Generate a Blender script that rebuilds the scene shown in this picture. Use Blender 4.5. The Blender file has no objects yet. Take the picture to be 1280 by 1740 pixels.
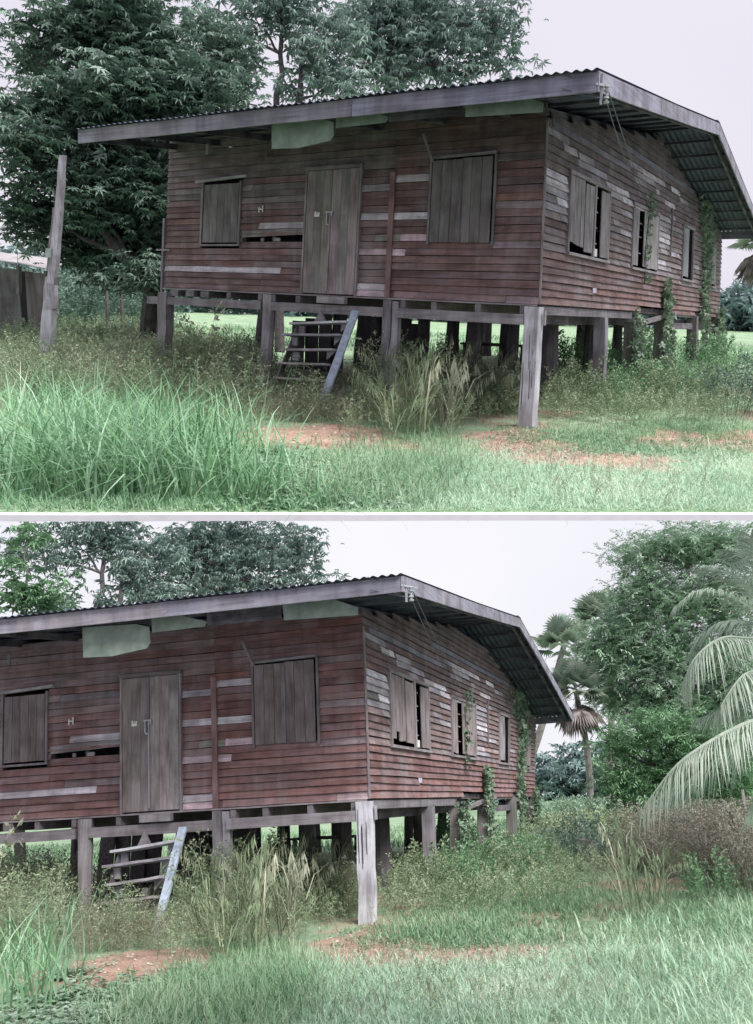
import bpy, math, random
import numpy as np
from mathutils import Matrix, Vector
random.seed(4)
RNG = np.random.default_rng(4)
S = bpy.context.scene
COL = S.collection
FPX = 1400.0                       # focal length in pixels of the 1280 x 1740 picture

# ------------------------------------------------------------------ the two places
# Two homesteads: the near one on a level terrace, the second on the far larger
# hillside that falls away below it. Each has its own local frame
# (x to the right along the house front, y into depth, z up; origin = house corner at floor level).
VIEW = [dict(M=[[-0.85592,-0.154806,0.493392],[0.515867,-0.189564,0.835432],[0.035801,-0.969588,-0.242111],[2.354633,-3.106146,12.240624]],
             q=[[0.0883,-0.076,-0.0206],[-0.0653,0.0611,0.0166],[0.1263,-0.1142,-0.0901],[-0.1585,0.0023,0.1259],[-0.231,0.1416,0.0747],[0.1308,-0.0053,-0.0709],[0,0,0],[0,0,0]]),
        dict(M=[[-0.943658,0.149583,0.295184],[0.327916,0.302746,0.894883],[-0.044493,-0.94126,0.334739],[-0.090196,4.085201,11.682239]],
             q=[[-0.083,0.1885,0.0194],[-0.0118,0.0099,-0.0118],[-0.1093,-0.0603,-0.0385],[0.202,0.1217,0.0444],[0.1322,-0.0209,-0.0608],[-0.0011,-0.2274,0.0559],[0,0,0],[0,0,0]])]
SIZE2 = 16.0                        # the lower place is that much larger and farther
UL, VS, ZT = 7.456, 15.57, 2.549

def local_to_cam(w):
    U, V, Z, O = [np.array(v) for v in VIEW[w]['M']]
    m = np.eye(4)
    flip = np.array([1, -1, -1])
    m[:3, 0] = -U*flip; m[:3, 1] = V*flip; m[:3, 2] = Z*flip; m[:3, 3] = O*flip
    return Matrix(m.tolist())
CAM = local_to_cam(0).inverted()
R_, t_ = CAM.to_3x3(), CAM.to_translation()
B = [Matrix.Identity(4), CAM @ Matrix.Scale(SIZE2, 4) @ local_to_cam(1)]

# ------------------------------------------------------------------ camera, sky, sun
cd = bpy.data.cameras.new('camera'); cam = bpy.data.objects.new('camera', cd); COL.objects.link(cam)
cd.sensor_fit = 'VERTICAL'; cd.sensor_height = 24.0; cd.lens = 24.0*FPX/1740.0
cd.clip_start = 0.1; cd.clip_end = 12000
cam.matrix_world = CAM; S.camera = cam

sun_dir = Vector((0.34, 0.02, 0.94)).normalized()
SKY_A, SKY_B = (0.615, 0.585, 0.67, 1), (0.69, 0.67, 0.735, 1)
W = bpy.data.worlds.new('World'); S.world = W; W.use_nodes = True
nt = W.node_tree; nt.nodes.clear()
out = nt.nodes.new('ShaderNodeOutputWorld')
sky = nt.nodes.new('ShaderNodeTexSky'); sky.sky_type = 'NISHITA'; sky.sun_disc = False
sky.sun_elevation = math.asin(sun_dir.z); sky.sun_rotation = math.atan2(sun_dir.x, sun_dir.y)
sky.dust_density = 4.0
b1 = nt.nodes.new('ShaderNodeBackground'); b1.inputs[1].default_value = 0.1
nt.links.new(sky.outputs[0], b1.inputs[0])
b2 = nt.nodes.new('ShaderNodeBackground')
tc = nt.nodes.new('ShaderNodeTexCoord')
cn = nt.nodes.new('ShaderNodeTexNoise'); cn.inputs['Scale'].default_value = 1.6; cn.inputs['Detail'].default_value = 2.0
nt.links.new(tc.outputs['Generated'], cn.inputs['Vector'])
cr = nt.nodes.new('ShaderNodeValToRGB')
cr.color_ramp.elements[0].position = 0.3; cr.color_ramp.elements[0].color = SKY_A
cr.color_ramp.elements[1].position = 0.7; cr.color_ramp.elements[1].color = SKY_B
nt.links.new(cn.outputs['Fac'], cr.inputs['Fac'])
sx = nt.nodes.new('ShaderNodeSeparateXYZ'); nt.links.new(tc.outputs['Generated'], sx.inputs[0])
gr = nt.nodes.new('ShaderNodeValToRGB')          # below its horizon the world is ground
gr.color_ramp.elements[0].position = 0.44; gr.color_ramp.elements[0].color = (0.11, 0.13, 0.12, 1)
gr.color_ramp.elements[1].position = 0.475; gr.color_ramp.elements[1].color = (1, 1, 1, 1)
mr = nt.nodes.new('ShaderNodeMath'); mr.operation = 'MULTIPLY_ADD'; mr.inputs[1].default_value = .5; mr.inputs[2].default_value = .5
nt.links.new(sx.outputs['Z'], mr.inputs[0]); nt.links.new(mr.outputs[0], gr.inputs['Fac'])
mm = nt.nodes.new('ShaderNodeMix'); mm.data_type = 'RGBA'; mm.blend_type = 'MULTIPLY'; mm.inputs[0].default_value = 1
nt.links.new(cr.outputs['Color'], mm.inputs[6]); nt.links.new(gr.outputs['Color'], mm.inputs[7])
nt.links.new(mm.outputs[2], b2.inputs[0]); b2.inputs[1].default_value = 1.0
mx = nt.nodes.new('ShaderNodeMixShader'); mx.inputs[0].default_value = 0.94
nt.links.new(b1.outputs[0], mx.inputs[1]); nt.links.new(b2.outputs[0], mx.inputs[2])
nt.links.new(mx.outputs[0], out.inputs[0])
sl = bpy.data.lights.new('sun', 'SUN'); sl.energy = 4.2; sl.angle = math.radians(30); sl.color = (1.0, 0.97, 0.92)
so = bpy.data.objects.new('sun', sl); COL.objects.link(so)
so.rotation_euler = sun_dir.to_track_quat('Z', 'Y').to_euler()
so.location = (0, 0, 40)
S.view_settings.view_transform = 'Standard'; S.view_settings.look = 'None'
S.view_settings.gamma = 1; S.view_settings.exposure = 0.40; S.view_settings.use_curve_mapping = False

# ------------------------------------------------------------------ helpers: rays and frames
def corr(w, X):
    a = min(max(-X[0]/UL, -.3), 1.3); b = min(max(X[1]/VS, -.3), 1.2); c = min(max(X[2]/ZT, -.8), 1.6)
    q = VIEW[w]['q']; r = [0, 0, 0]; n = 0
    for i in (0, 1):
        for j in (0, 1):
            for e in (0, 1):
                k = (a if i else 1-a)*(b if j else 1-b)*(c if e else 1-c)
                for t in range(3): r[t] += k*q[n][t]
                n += 1
    return np.array(r)
def ray(w, px, py):
    U, V, Z, O = [np.array(v) for v in VIEW[w]['M']]
    d = np.array([(px-640)/FPX, (py-870)/FPX, 1.0])
    T = lambda p: np.array([-U@p, V@p, Z@p])
    return T(-O), T(d)
def pt(w, px, py, dep):
    c, r = ray(w, px, py); return c + r*dep
def at(w, px, py, ax, val):
    c, r = ray(w, px, py); return c + r*((val-c[ax])/r[ax])
DZ = [-0.06, 0.17]
def sstep(t): t = min(max(t, 0), 1); return t*t*(3-2*t)
def gz(x, y):                       # ground height of the upper place; the lower one is 0.17 higher
    z = -1.78 + 0.16*sstep((y-0.2)/3.2)
    d = math.hypot(x-4.5, y+12)
    return z + 0.03*math.sin(x*1.3+.4)*math.cos(y*1.1)*sstep((d-7)/6) + 0.02*max(0, d-30)
def ground_at(w, px, py):
    z = -1.78
    for _ in range(6):
        p = at(w, px, py, 2, z + DZ[w]); z = gz(p[0], p[1])
    return p[0], p[1], z            # z without DZ
def in_poly(x, y, poly):
    r = False; n = len(poly)
    for i in range(n):
        x0, y0 = poly[i]; x1, y1 = poly[(i+1) % n]
        if (y0 > y) != (y1 > y) and x < (x1-x0)*(y-y0)/(y1-y0)+x0: r = not r
    return r
def scatter(w, poly, n):
    xs = [p[0] for p in poly]; ys = [p[1] for p in poly]; res = []; bad = 0
    while len(res) < n:
        x, y = random.uniform(min(xs), max(xs)), random.uniform(min(ys), max(ys))
        if in_poly(x, y, poly):
            g = ground_at(w, x, y); c = ray(w, 640, 870)[0]; f = -np.array(VIEW[w]['M'][0])[2], VIEW[w]['M'][1][2]
            dd = (g[0]-c[0])*f[0]+(g[1]-c[1])*f[1]
            if 3 < dd < (52 if w == 0 else 80):
                if dd > 14 or random.random() > 1.9*(soilv(g[0], g[1])-.12): res.append(g)
                else: bad += .2
            else: bad += 1
            if bad > 20*n+200: break
    return np.array(res)

# ------------------------------------------------------------------ materials
def nodes(name):
    m = bpy.data.materials.new(name); m.use_nodes = True
    t = m.node_tree; return m, t, t.nodes['Principled BSDF']
def N(t, kind, **kw):
    n = t.nodes.new(kind)
    for k, v in kw.items():
        if k in n.inputs.keys(): n.inputs[k].default_value = v
        else: setattr(n, k, v)
    return n
def mixc(t, f, a, b, mode='MIX'):
    n = t.nodes.new('ShaderNodeMix'); n.data_type = 'RGBA'; n.blend_type = mode
    for s, v in ((0, f), (6, a), (7, b)):
        if hasattr(v, 'is_linked') or hasattr(v, 'links'): t.links.new(v, n.inputs[s])
        else: n.inputs[s].default_value = v
    return n.outputs[2]
def ramp(t, src, stops):
    r = t.nodes.new('ShaderNodeValToRGB'); e = r.color_ramp.elements
    while len(e) < len(stops): e.new(0.5)
    for i, (p, c) in enumerate(stops):
        e[i].position = p; e[i].color = (*c, 1) if len(c) == 3 else c
    t.links.new(src, r.inputs[0]); return r.outputs[0]
HOUSE_COORD = [[], []]
def wood(name, axis, weather=0.5, wcol=(0.30, 0.27, 0.32), w=0):
    m, t, p = nodes(name)
    co = N(t, 'ShaderNodeTexCoord'); oi = N(t, 'ShaderNodeObjectInfo')
    add = N(t, 'ShaderNodeVectorMath', operation='ADD')
    mul = N(t, 'ShaderNodeMath', operation='MULTIPLY'); mul.inputs[1].default_value = 57.0
    t.links.new(oi.outputs['Random'], mul.inputs[0])
    t.links.new(co.outputs['Object'], add.inputs[0]); t.links.new(mul.outputs[0], add.inputs[1])
    sc = [26.0, 26.0, 26.0]; sc[axis] = 1.1
    mp = N(t, 'ShaderNodeMapping'); mp.inputs['Scale'].default_value = sc; t.links.new(add.outputs[0], mp.inputs['Vector'])
    g = N(t, 'ShaderNodeTexNoise', Scale=1.0, Detail=7.0, Roughness=0.7); t.links.new(mp.outputs[0], g.inputs['Vector'])
    sc2 = [3.2, 3.2, 7.0]; sc2[axis] = 1.0
    mp2 = N(t, 'ShaderNodeMapping'); mp2.inputs['Scale'].default_value = sc2; t.links.new(add.outputs[0], mp2.inputs['Vector'])
    g2 = N(t, 'ShaderNodeTexNoise', Scale=1.0, Detail=5.0, Roughness=0.65); t.links.new(mp2.outputs[0], g2.inputs['Vector'])
    grain = ramp(t, g.outputs['Fac'], [(0.28, (0.5, 0.5, 0.5)), (0.5, (0.95, 0.95, 0.95)), (0.72, (1.35, 1.35, 1.35))])
    c1 = mixc(t, 1.0, oi.outputs['Color'], grain, 'MULTIPLY')
    wf = ramp(t, g2.outputs['Fac'], [(0.46, (0, 0, 0)), (0.72, (weather,)*3)])
    c2 = mixc(t, wf, c1, (*wcol, 1))
    g3 = N(t, 'ShaderNodeTexNoise', Scale=2.3, Detail=3.0); t.links.new(add.outputs[0], g3.inputs['Vector'])
    df = ramp(t, g3.outputs['Fac'], [(0.35, (0.62, 0.6, 0.6)), (0.6, (1, 1, 1))])
    c3 = mixc(t, 1.0, c2, df, 'MULTIPLY')
    hc = N(t, 'ShaderNodeTexCoord'); HOUSE_COORD[w].append(hc)          # stains and bleaching that run on across the boards
    mp3 = N(t, 'ShaderNodeMapping'); mp3.inputs['Scale'].default_value = (1.6, 1.6, .55); t.links.new(hc.outputs['Object'], mp3.inputs['Vector'])
    g4 = N(t, 'ShaderNodeTexNoise', Scale=1.2, Detail=6.0, Roughness=.62); t.links.new(mp3.outputs[0], g4.inputs['Vector'])
    c3 = mixc(t, ramp(t, g4.outputs['Fac'], [(.50, (0, 0, 0)), (.70, (.5, .5, .5))]), c3, (.31, .275, .29, 1))
    mp5 = N(t, 'ShaderNodeMapping'); mp5.inputs['Scale'].default_value = (9, 9, .8); t.links.new(hc.outputs['Object'], mp5.inputs['Vector'])
    g5 = N(t, 'ShaderNodeTexNoise', Scale=1.0, Detail=5.0, Roughness=.6); t.links.new(mp5.outputs[0], g5.inputs['Vector'])
    c3 = mixc(t, 1.0, c3, ramp(t, g5.outputs['Fac'], [(.32, (.80, .79, .80)), (.55, (1, 1, 1)), (.75, (1.1, 1.1, 1.1))]), 'MULTIPLY')
    t.links.new(c3, p.inputs['Base Color']); p.inputs['Roughness'].default_value = 0.85
    bp = N(t, 'ShaderNodeBump', Strength=0.5, Distance=0.01); t.links.new(g.outputs['Fac'], bp.inputs['Height'])
    t.links.new(bp.outputs[0], p.inputs['Normal'])
    return m
WX, WY, WZ = wood('wood_along_x', 0), wood('wood_along_y', 1, .6), wood('wood_upright', 2, .45)
LOWER_WOOD = {WX: wood('wood_along_x_lower', 0, w=1), WY: wood('wood_along_y_lower', 1, .6, w=1), WZ: wood('wood_upright_lower', 2, .45, w=1)}
def plain(name, col, rough=0.8, metal=0.0, noise=0.25, scale=9.0):
    m, t, p = nodes(name)
    co = N(t, 'ShaderNodeTexCoord'); n = N(t, 'ShaderNodeTexNoise', Scale=scale, Detail=5.0)
    t.links.new(co.outputs['Object'], n.inputs['Vector'])
    r = ramp(t, n.outputs['Fac'], [(0.3, tuple(c*(1-noise) for c in col)), (0.7, tuple(min(1, c*(1+noise)) for c in col))])
    t.links.new(r, p.inputs['Base Color']); p.inputs['Roughness'].default_value = rough; p.inputs['Metallic'].default_value = metal
    return m
def leafmat(name, stops, rough=0.55, trans=0.25):
    m, t, p = nodes(name)
    a = N(t, 'ShaderNodeAttribute'); a.attribute_name = 'rnd'
    r = ramp(t, a.outputs['Fac'], stops)
    t.links.new(r, p.inputs['Base Color']); p.inputs['Roughness'].default_value = rough
    tr = N(t, 'ShaderNodeBsdfTranslucent'); t.links.new(r, tr.inputs['Color'])
    mxs = N(t, 'ShaderNodeMixShader'); mxs.inputs[0].default_value = trans
    t.links.new(p.outputs[0], mxs.inputs[1]); t.links.new(tr.outputs[0], mxs.inputs[2])
    t.links.new(mxs.outputs[0], t.nodes['Material Output'].inputs['Surface'])
    return m
M_LEAFBIG = leafmat('big_leaf', [(0, (.07, .12, .09)), (.55, (.12, .20, .155)), (1, (.34, .44, .38))])
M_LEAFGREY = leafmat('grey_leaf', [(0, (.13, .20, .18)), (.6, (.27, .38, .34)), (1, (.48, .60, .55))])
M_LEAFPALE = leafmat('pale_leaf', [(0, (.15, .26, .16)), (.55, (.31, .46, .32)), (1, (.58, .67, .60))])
M_LEAFGREEN = leafmat('fresh_leaf', [(0, (.08, .17, .09)), (.6, (.18, .34, .18)), (1, (.33, .52, .31))])
M_VINE = leafmat('vine_leaf', [(0, (.10, .17, .11)), (.6, (.19, .28, .19)), (1, (.36, .43, .34))])
M_TALL = leafmat('tall_grass', [(0, (.07, .17, .07)), (.35, (.15, .33, .16)), (.6, (.27, .46, .27)), (.85, (.42, .60, .46)), (1, (.66, .66, .42))])
M_SHORT = leafmat('short_grass', [(0, (.22, .38, .24)), (.4, (.41, .60, .44)), (.7, (.56, .72, .58)), (1, (.76, .74, .60))])
M_SHORTDK = leafmat('green_grass', [(0, (.11, .22, .11)), (.5, (.23, .39, .23)), (.8, (.40, .53, .36)), (1, (.60, .56, .40))])
M_DRY = leafmat('dry_weed', [(0, (.16, .16, .11)), (.5, (.28, .29, .21)), (.8, (.36, .42, .32)), (1, (.52, .47, .40))])
M_WEED = leafmat('weed_leaf', [(0, (.12, .18, .10)), (.5, (.25, .33, .20)), (.9, (.42, .47, .33)), (1, (.58, .54, .42))])
M_BROWNREED = leafmat('brown_reed', [(0, (.13, .12, .09)), (.5, (.25, .24, .20)), (1, (.42, .40, .34))])
M_FAR = leafmat('far_foliage', [(0, (.10, .17, .17)), (.6, (.18, .27, .27)), (1, (.28, .38, .36))])
M_PALM = leafmat('palm_leaf', [(0, (.13, .20, .15)), (.5, (.27, .35, .28)), (1, (.50, .54, .47))], 0.45)
M_DEADPALM = leafmat('dead_palm_leaf', [(0, (.12, .10, .10)), (1, (.38, .34, .33))])
M_BARK = plain('bark', (.075, .065, .07), noise=.45, scale=6)
M_BARKPALE = plain('pale_bark', (.22, .20, .20), noise=.35, scale=5)
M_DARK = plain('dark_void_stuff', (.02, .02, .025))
M_TIN = plain('tin', (.05, .06, .10), .75, 0.0, .35, 3)
M_TINPALE = plain('pale_tin', (.34, .32, .33), .6, 0.1, .3, 3)
M_GREENPAINT = plain('green_paint', (.20, .25, .215), .8, 0, .3, 5)
M_METAL = plain('galvanised', (.35, .37, .40), .5, .5)
M_CERAMIC = plain('ceramic', (.28, .32, .32), .4)
M_WIRE = plain('wire', (.10, .11, .15), .6)
M_WHITE = plain('white_card', (.75, .74, .72), .8, 0, .08)
M_PAINTBLUE = plain('pale_blue_wood', (.36, .42, .52), .8, 0, .25, 12)
M_GAPSTRIP = plain('pale_gap', (.80, .79, .82), .9, 0, .05)
M_CLOTH = plain('pale_sack', (.5, .46, .58), .9, 0, .15)
M_MAROON = plain('maroon_cloth', (.13, .05, .07), .9, 0, .2)

def ground_mat():
    m, t, p = nodes('ground')
    co = N(t, 'ShaderNodeTexCoord')
    a = N(t, 'ShaderNodeAttribute'); a.attribute_name = 'soil'
    n1 = N(t, 'ShaderNodeTexNoise', Scale=0.8, Detail=8.0, Roughness=.65)
    n2 = N(t, 'ShaderNodeTexNoise', Scale=22.0, Detail=5.0, Roughness=.7)
    n3 = N(t, 'ShaderNodeTexNoise', Scale=3.0, Detail=6.0, Roughness=.7)
    for n in (n1, n2, n3): t.links.new(co.outputs['Object'], n.inputs['Vector'])
    g = ramp(t, n1.outputs['Fac'], [(.3, (.17, .28, .15)), (.5, (.26, .38, .24)), (.7, (.36, .44, .30))])
    fine = ramp(t, n2.outputs['Fac'], [(.3, (.6, .6, .6)), (.7, (1.25, 1.25, 1.25))])
    g = mixc(t, 1.0, g, fine, 'MULTIPLY')
    s = ramp(t, n3.outputs['Fac'], [(.3, (.26, .17, .13)), (.55, (.44, .29, .23)), (.75, (.54, .42, .35))])
    s = mixc(t, 1.0, s, fine, 'MULTIPLY')
    sm = N(t, 'ShaderNodeMath', operation='ADD'); t.links.new(a.outputs['Fac'], sm.inputs[0])
    h = N(t, 'ShaderNodeMath', operation='MULTIPLY'); h.inputs[1].default_value = .9
    t.links.new(n3.outputs['Fac'], h.inputs[0]); t.links.new(h.outputs[0], sm.inputs[1])
    f = ramp(t, sm.outputs[0], [(.68, (0, 0, 0)), (.86, (1, 1, 1))])
    c = mixc(t, f, g, s)
    t.links.new(c, p.inputs['Base Color']); p.inputs['Roughness'].default_value = .95
    bp = N(t, 'ShaderNodeBump', Strength=.6, Distance=.03); t.links.new(n2.outputs['Fac'], bp.inputs['Height'])
    t.links.new(bp.outputs[0], p.inputs['Normal'])
    return m
M_GROUND = ground_mat()

# ------------------------------------------------------------------ mesh helpers
def mesh_from(name, V, F, mat, rnd=None, attr='rnd', smooth=False):
    V = np.asarray(V, dtype=np.float32).reshape(-1, 3)
    me = bpy.data.meshes.new(name)
    if isinstance(F, np.ndarray) and F.ndim == 2:
        k = F.shape[1]; n = len(F)
        me.vertices.add(len(V)); me.vertices.foreach_set('co', V.ravel())
        me.loops.add(n*k); me.loops.foreach_set('vertex_index', F.astype(np.int32).ravel())
        me.polygons.add(n); me.polygons.foreach_set('loop_start', np.arange(0, n*k, k, dtype=np.int32))
        me.update(calc_edges=True)
    else:
        me.from_pydata(V.tolist(), [], [list(f) for f in F]); me.update()
    if rnd is not None:
        at_ = me.attributes.new(attr, 'FLOAT', 'POINT'); at_.data.foreach_set('value', np.asarray(rnd, dtype=np.float32))
    me.materials.append(mat)
    if smooth: me.polygons.foreach_set('use_smooth', np.ones(len(me.polygons), dtype=bool))
    return me
PO = {}
def link(name, me, w, parent=None, org=(0, 0, 0), color=None, label=None, cat=None, group=None, kind=None):
    o = bpy.data.objects.new(name, me); COL.objects.link(o)
    org = Vector(org); PO[o.name] = org.copy()
    if parent is None: o.matrix_world = B[w] @ Matrix.Translation(org)
    else:
        o.parent = parent; o.matrix_basis = Matrix.Translation(org - PO[parent.name])
    if color: o.color = (*color, 1)
    for k, v in (('label', label), ('category', cat), ('group', group), ('kind', kind)):
        if v: o[k] = v
    return o
def box_vf(c, hx, hy, hz, nseg=1, warp=0.0, taper=None):
    """bar along hx (Vector half axis) with half axes hy, hz, nseg segments, slightly uneven"""
    c, hx, hy, hz = [np.array(v, float) for v in (c, hx, hy, hz)]
    V = []; F = []
    for i in range(nseg+1):
        t = -1+2*i/nseg
        k = 1.0 if taper is None else taper[0]+(taper[1]-taper[0])*i/nseg
        o = c+hx*t+(np.array([random.uniform(-warp, warp) for _ in range(3)]) if warp else 0)
        for a, b in ((-1, -1), (1, -1), (1, 1), (-1, 1)):
            V.append(o+hy*a*k+hz*b*k)
    for i in range(nseg):
        for j in range(4):
            a = i*4+j; b = i*4+(j+1) % 4
            F.append((a, b, b+4, a+4))
    F.append((3, 2, 1, 0)); e = nseg*4; F.append((e, e+1, e+2, e+3))
    return V, F
def merge(parts):
    V = []; F = []
    for v, f in parts:
        n = len(V); V += list(v); F += [tuple(i+n for i in q) for q in f]
    return V, F
def hobj(w, name, V, F, mat, parent, color=None, **kw):
    """a piece of the house: settles with the old house's sag (corr), origin at its own centre"""
    P = [np.array(v)+corr(w, v) for v in V]
    org = sum(P)/len(P); P = [p-org for p in P]
    if w == 1 and mat in LOWER_WOOD: mat = LOWER_WOOD[mat]
    return link(name, mesh_from(name, P, F, mat), w, parent, org, color, **kw)
def bar(w, name, p0, p1, hy, hz, mat, parent, color=None, nseg=1, warp=0.0, taper=None, **kw):
    p0 = np.array(p0, float); p1 = np.array(p1, float)
    V, F = box_vf((p0+p1)/2, (p1-p0)/2, hy, hz, nseg, warp, taper)
    return hobj(w, name, V, F, mat, parent, color, **kw)
def tube_vf(pts, rad, sides=7, noise=0.0):
    pts = [Vector(p) for p in pts]; V = []; F = []
    for i, p in enumerate(pts):
        d = (pts[min(i+1, len(pts)-1)]-pts[max(i-1, 0)]).normalized()
        a = d.cross(Vector((0.31, 0.87, 0.11))).normalized(); b = d.cross(a)
        for k in range(sides):
            t = 2*math.pi*k/sides; r = rad[i]*(1+random.uniform(-noise, noise))
            V.append(p+(a*math.cos(t)+b*math.sin(t))*r)
    for i in range(len(pts)-1):
        for k in range(sides):
            a = i*sides+k; b = i*sides+(k+1) % sides
            F.append((a, b, b+sides, a+sides))
    F.append(tuple(range(sides))[::-1]); n = (len(pts)-1)*sides; F.append(tuple(n+k for k in range(sides)))
    return [tuple(v) for v in V], F
def inst(tv, tf, pos, yaw, tilt, sc, rnd, sz=None, jit=0.06):
    """replicate template tv (m,3), tf (k,3) n times"""
    tv = np.asarray(tv, float); tf = np.asarray(tf, int); n = len(pos)
    sc = np.broadcast_to(sc, (n,)).astype(float); sz = sc if sz is None else np.broadcast_to(sz, (n,))
    v = np.repeat(tv[None], n, 0); v[:, :, 0] *= sc[:, None]; v[:, :, 1] *= sc[:, None]; v[:, :, 2] *= sz[:, None]
    ct, st = np.cos(tilt)[:, None], np.sin(tilt)[:, None]
    y = v[:, :, 1]*ct - v[:, :, 2]*st; z = v[:, :, 1]*st + v[:, :, 2]*ct
    cy, sy = np.cos(yaw)[:, None], np.sin(yaw)[:, None]
    x = v[:, :, 0]*cy - y*sy; y2 = v[:, :, 0]*sy + y*cy
    V = np.stack([x, y2, z], -1) + np.asarray(pos)[:, None, :]
    F = (tf[None] + (np.arange(n)*len(tv))[:, None, None]).reshape(-1, 3)
    R = np.clip(np.repeat(rnd, len(tv)) + RNG.normal(0, jit, n*len(tv)), 0, 1)
    return V.reshape(-1, 3), F, R
def cat_inst(lst):
    V = []; F = []; R = []; n = 0
    for v, f, r in lst:
        V.append(v); F.append(f+n); R.append(r); n += len(v)
    return np.concatenate(V), np.concatenate(F), np.concatenate(R)

# ------------------------------------------------------------------ leaf and grass templates
def leaf_quad(L, wd, z0=0, droop=.25):
    # one leaf along +y
    return [(0, 0, z0), (wd, L*.45, z0+L*.06), (0, L, z0-L*droop), (-wd, L*.45, z0+L*.06)], [(0, 1, 2), (0, 2, 3)]
def rosette(n=7, L=1.0, wd=.13, droop=.3):
    V = []; F = []
    for k in range(n):
        a = 2*math.pi*k/n+random.uniform(-.2, .2); l = L*random.uniform(.8, 1.1)
        v, f = leaf_quad(l, wd, 0, droop*random.uniform(.3, 1.3))
        n0 = len(V)
        V += [(x*math.cos(a)-y*math.sin(a), x*math.sin(a)+y*math.cos(a), z) for x, y, z in v]
        F += [tuple(i+n0 for i in q) for q in f]
    return V, F
def spray(n=9, L=1.0, wd=.07, leafL=.3):      # a twig with leaves both sides, drooping
    V = [(0, 0, 0), (.012, 0, 0), (0, L, -.35*L)]; F = [(0, 1, 2)]
    for k in range(n):
        t = (k+.5)/n; s = 1 if k % 2 else -1
        by, bz = L*t, -.35*L*t*t
        a = s*random.uniform(.5, 1.2); l = leafL*random.uniform(.7, 1.2)
        dx, dy = math.sin(a), math.cos(a)
        n0 = len(V); dz = -random.uniform(.1, .8)*l
        V += [(0, by, bz), (dx*l*.5+dy*wd, by+dy*l*.5-dx*wd, bz+dz*.3), (dx*l, by+dy*l, bz+dz), (dx*l*.5-dy*wd, by+dy*l*.5+dx*wd, bz+dz*.3)]
        F += [(n0, n0+1, n0+2), (n0, n0+2, n0+3)]
    return V, F
def blade(bend=.35, wd=.5):
    V = []; F = []
    hs = [0, .35, .65, .86, 1.0]; ws = [1, .9, .65, .38, 0]
    for h, q in zip(hs, ws):
        y = bend*h**2.2; z = h*(1-.25*bend*h)
        if q: V += [(-wd*q, y, z), (wd*q, y, z)]
        else: V += [(0, y, z)]
    for i in range(3): a = 2*i; F += [(a, a+1, a+3), (a, a+3, a+2)]
    F += [(6, 7, 8)]
    return V, F
def grass(pos, h, wd, tilt=.25, bend=(.2, .9), nv=5, hv=.35, rnd=None):
    n = len(pos); L = []; k = RNG.integers(0, nv, n)
    for j in range(nv):
        tv, tf = blade(bend[0]+(bend[1]-bend[0])*j/(nv-1), 1.0)
        s = k == j; m = int(s.sum())
        if not m: continue
        hh = h*RNG.uniform(1-hv, 1+hv, m)
        t = np.array(tv); ww = wd*RNG.uniform(.7, 1.3, m)
        # x scaled by width, y/z by height
        v = np.repeat(t[None], m, 0); v[:, :, 0] *= ww[:, None]; v[:, :, 1] *= hh[:, None]; v[:, :, 2] *= hh[:, None]
        tl = RNG.uniform(-.05, tilt, m); yw = RNG.uniform(0, 6.283, m)
        ct, st = np.cos(-tl)[:, None], np.sin(-tl)[:, None]
        y = v[:, :, 1]*ct-v[:, :, 2]*st; z = v[:, :, 1]*st+v[:, :, 2]*ct
        cy, sy = np.cos(yw)[:, None], np.sin(yw)[:, None]
        X = np.stack([v[:, :, 0]*cy-y*sy, v[:, :, 0]*sy+y*cy, z], -1)+pos[s][:, None, :]
        F = (np.array(tf)[None]+(np.arange(m)*9)[:, None, None]).reshape(-1, 3)
        rr = RNG.beta(2, 2.2, m) if rnd is None else rnd[s]
        L.append((X.reshape(-1, 3), F, np.clip(np.repeat(rr, 9)+RNG.normal(0, .03, m*9), 0, 1)))
    return cat_inst(L)
def weed_tpl(h=1.0, nb=7, nl=7, lw=.012, ll=.06, spread=.3):
    """one upright weed: stem, side branches, many small leaves"""
    V = []; F = []
    def tri(a, b, c):
        n = len(V); V.extend([a, b, c]); F.append((n, n+1, n+2))
    def leaf(p, d, l, wv):
        d = Vector(d).normalized(); s = d.cross(Vector((random.gauss(0, 1), random.gauss(0, 1), random.gauss(0, 1)))).normalized()*wv
        p = Vector(p); n = len(V); V.extend([p, p+d*l*.5+s, p+d*l, p+d*l*.5-s]); F.extend([(n, n+1, n+2), (n, n+2, n+3)])
    top = Vector((random.uniform(-.15, .15), random.uniform(-.15, .15), h))
    tri(Vector((-.006, 0, 0)), Vector((.006, 0, 0)), top); tri(Vector((0, -.006, 0)), Vector((0, .006, 0)), top)
    for b in range(nb):
        t = .2+.75*(b+random.random())/nb; p = top*t
        a = random.uniform(0, 6.28); d = Vector((math.cos(a)*spread, math.sin(a)*spread, random.uniform(.12, .4)))*h*(1.15-t)
        e = p+d
        tri(p, p+Vector((0, 0, .006)), e)
        for k in range(nl):
            q = p+d*(k+1)/nl
            leaf(q, (d.normalized()*.6+Vector((random.gauss(0, .6), random.gauss(0, .6), random.gauss(0, .5)))), ll*random.uniform(.6, 1.3), lw)
    for k in range(6): leaf(top*(.6+.07*k), (random.gauss(0, 1), random.gauss(0, 1), .8), ll, lw)
    return [tuple(v) for v in V], F
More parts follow.
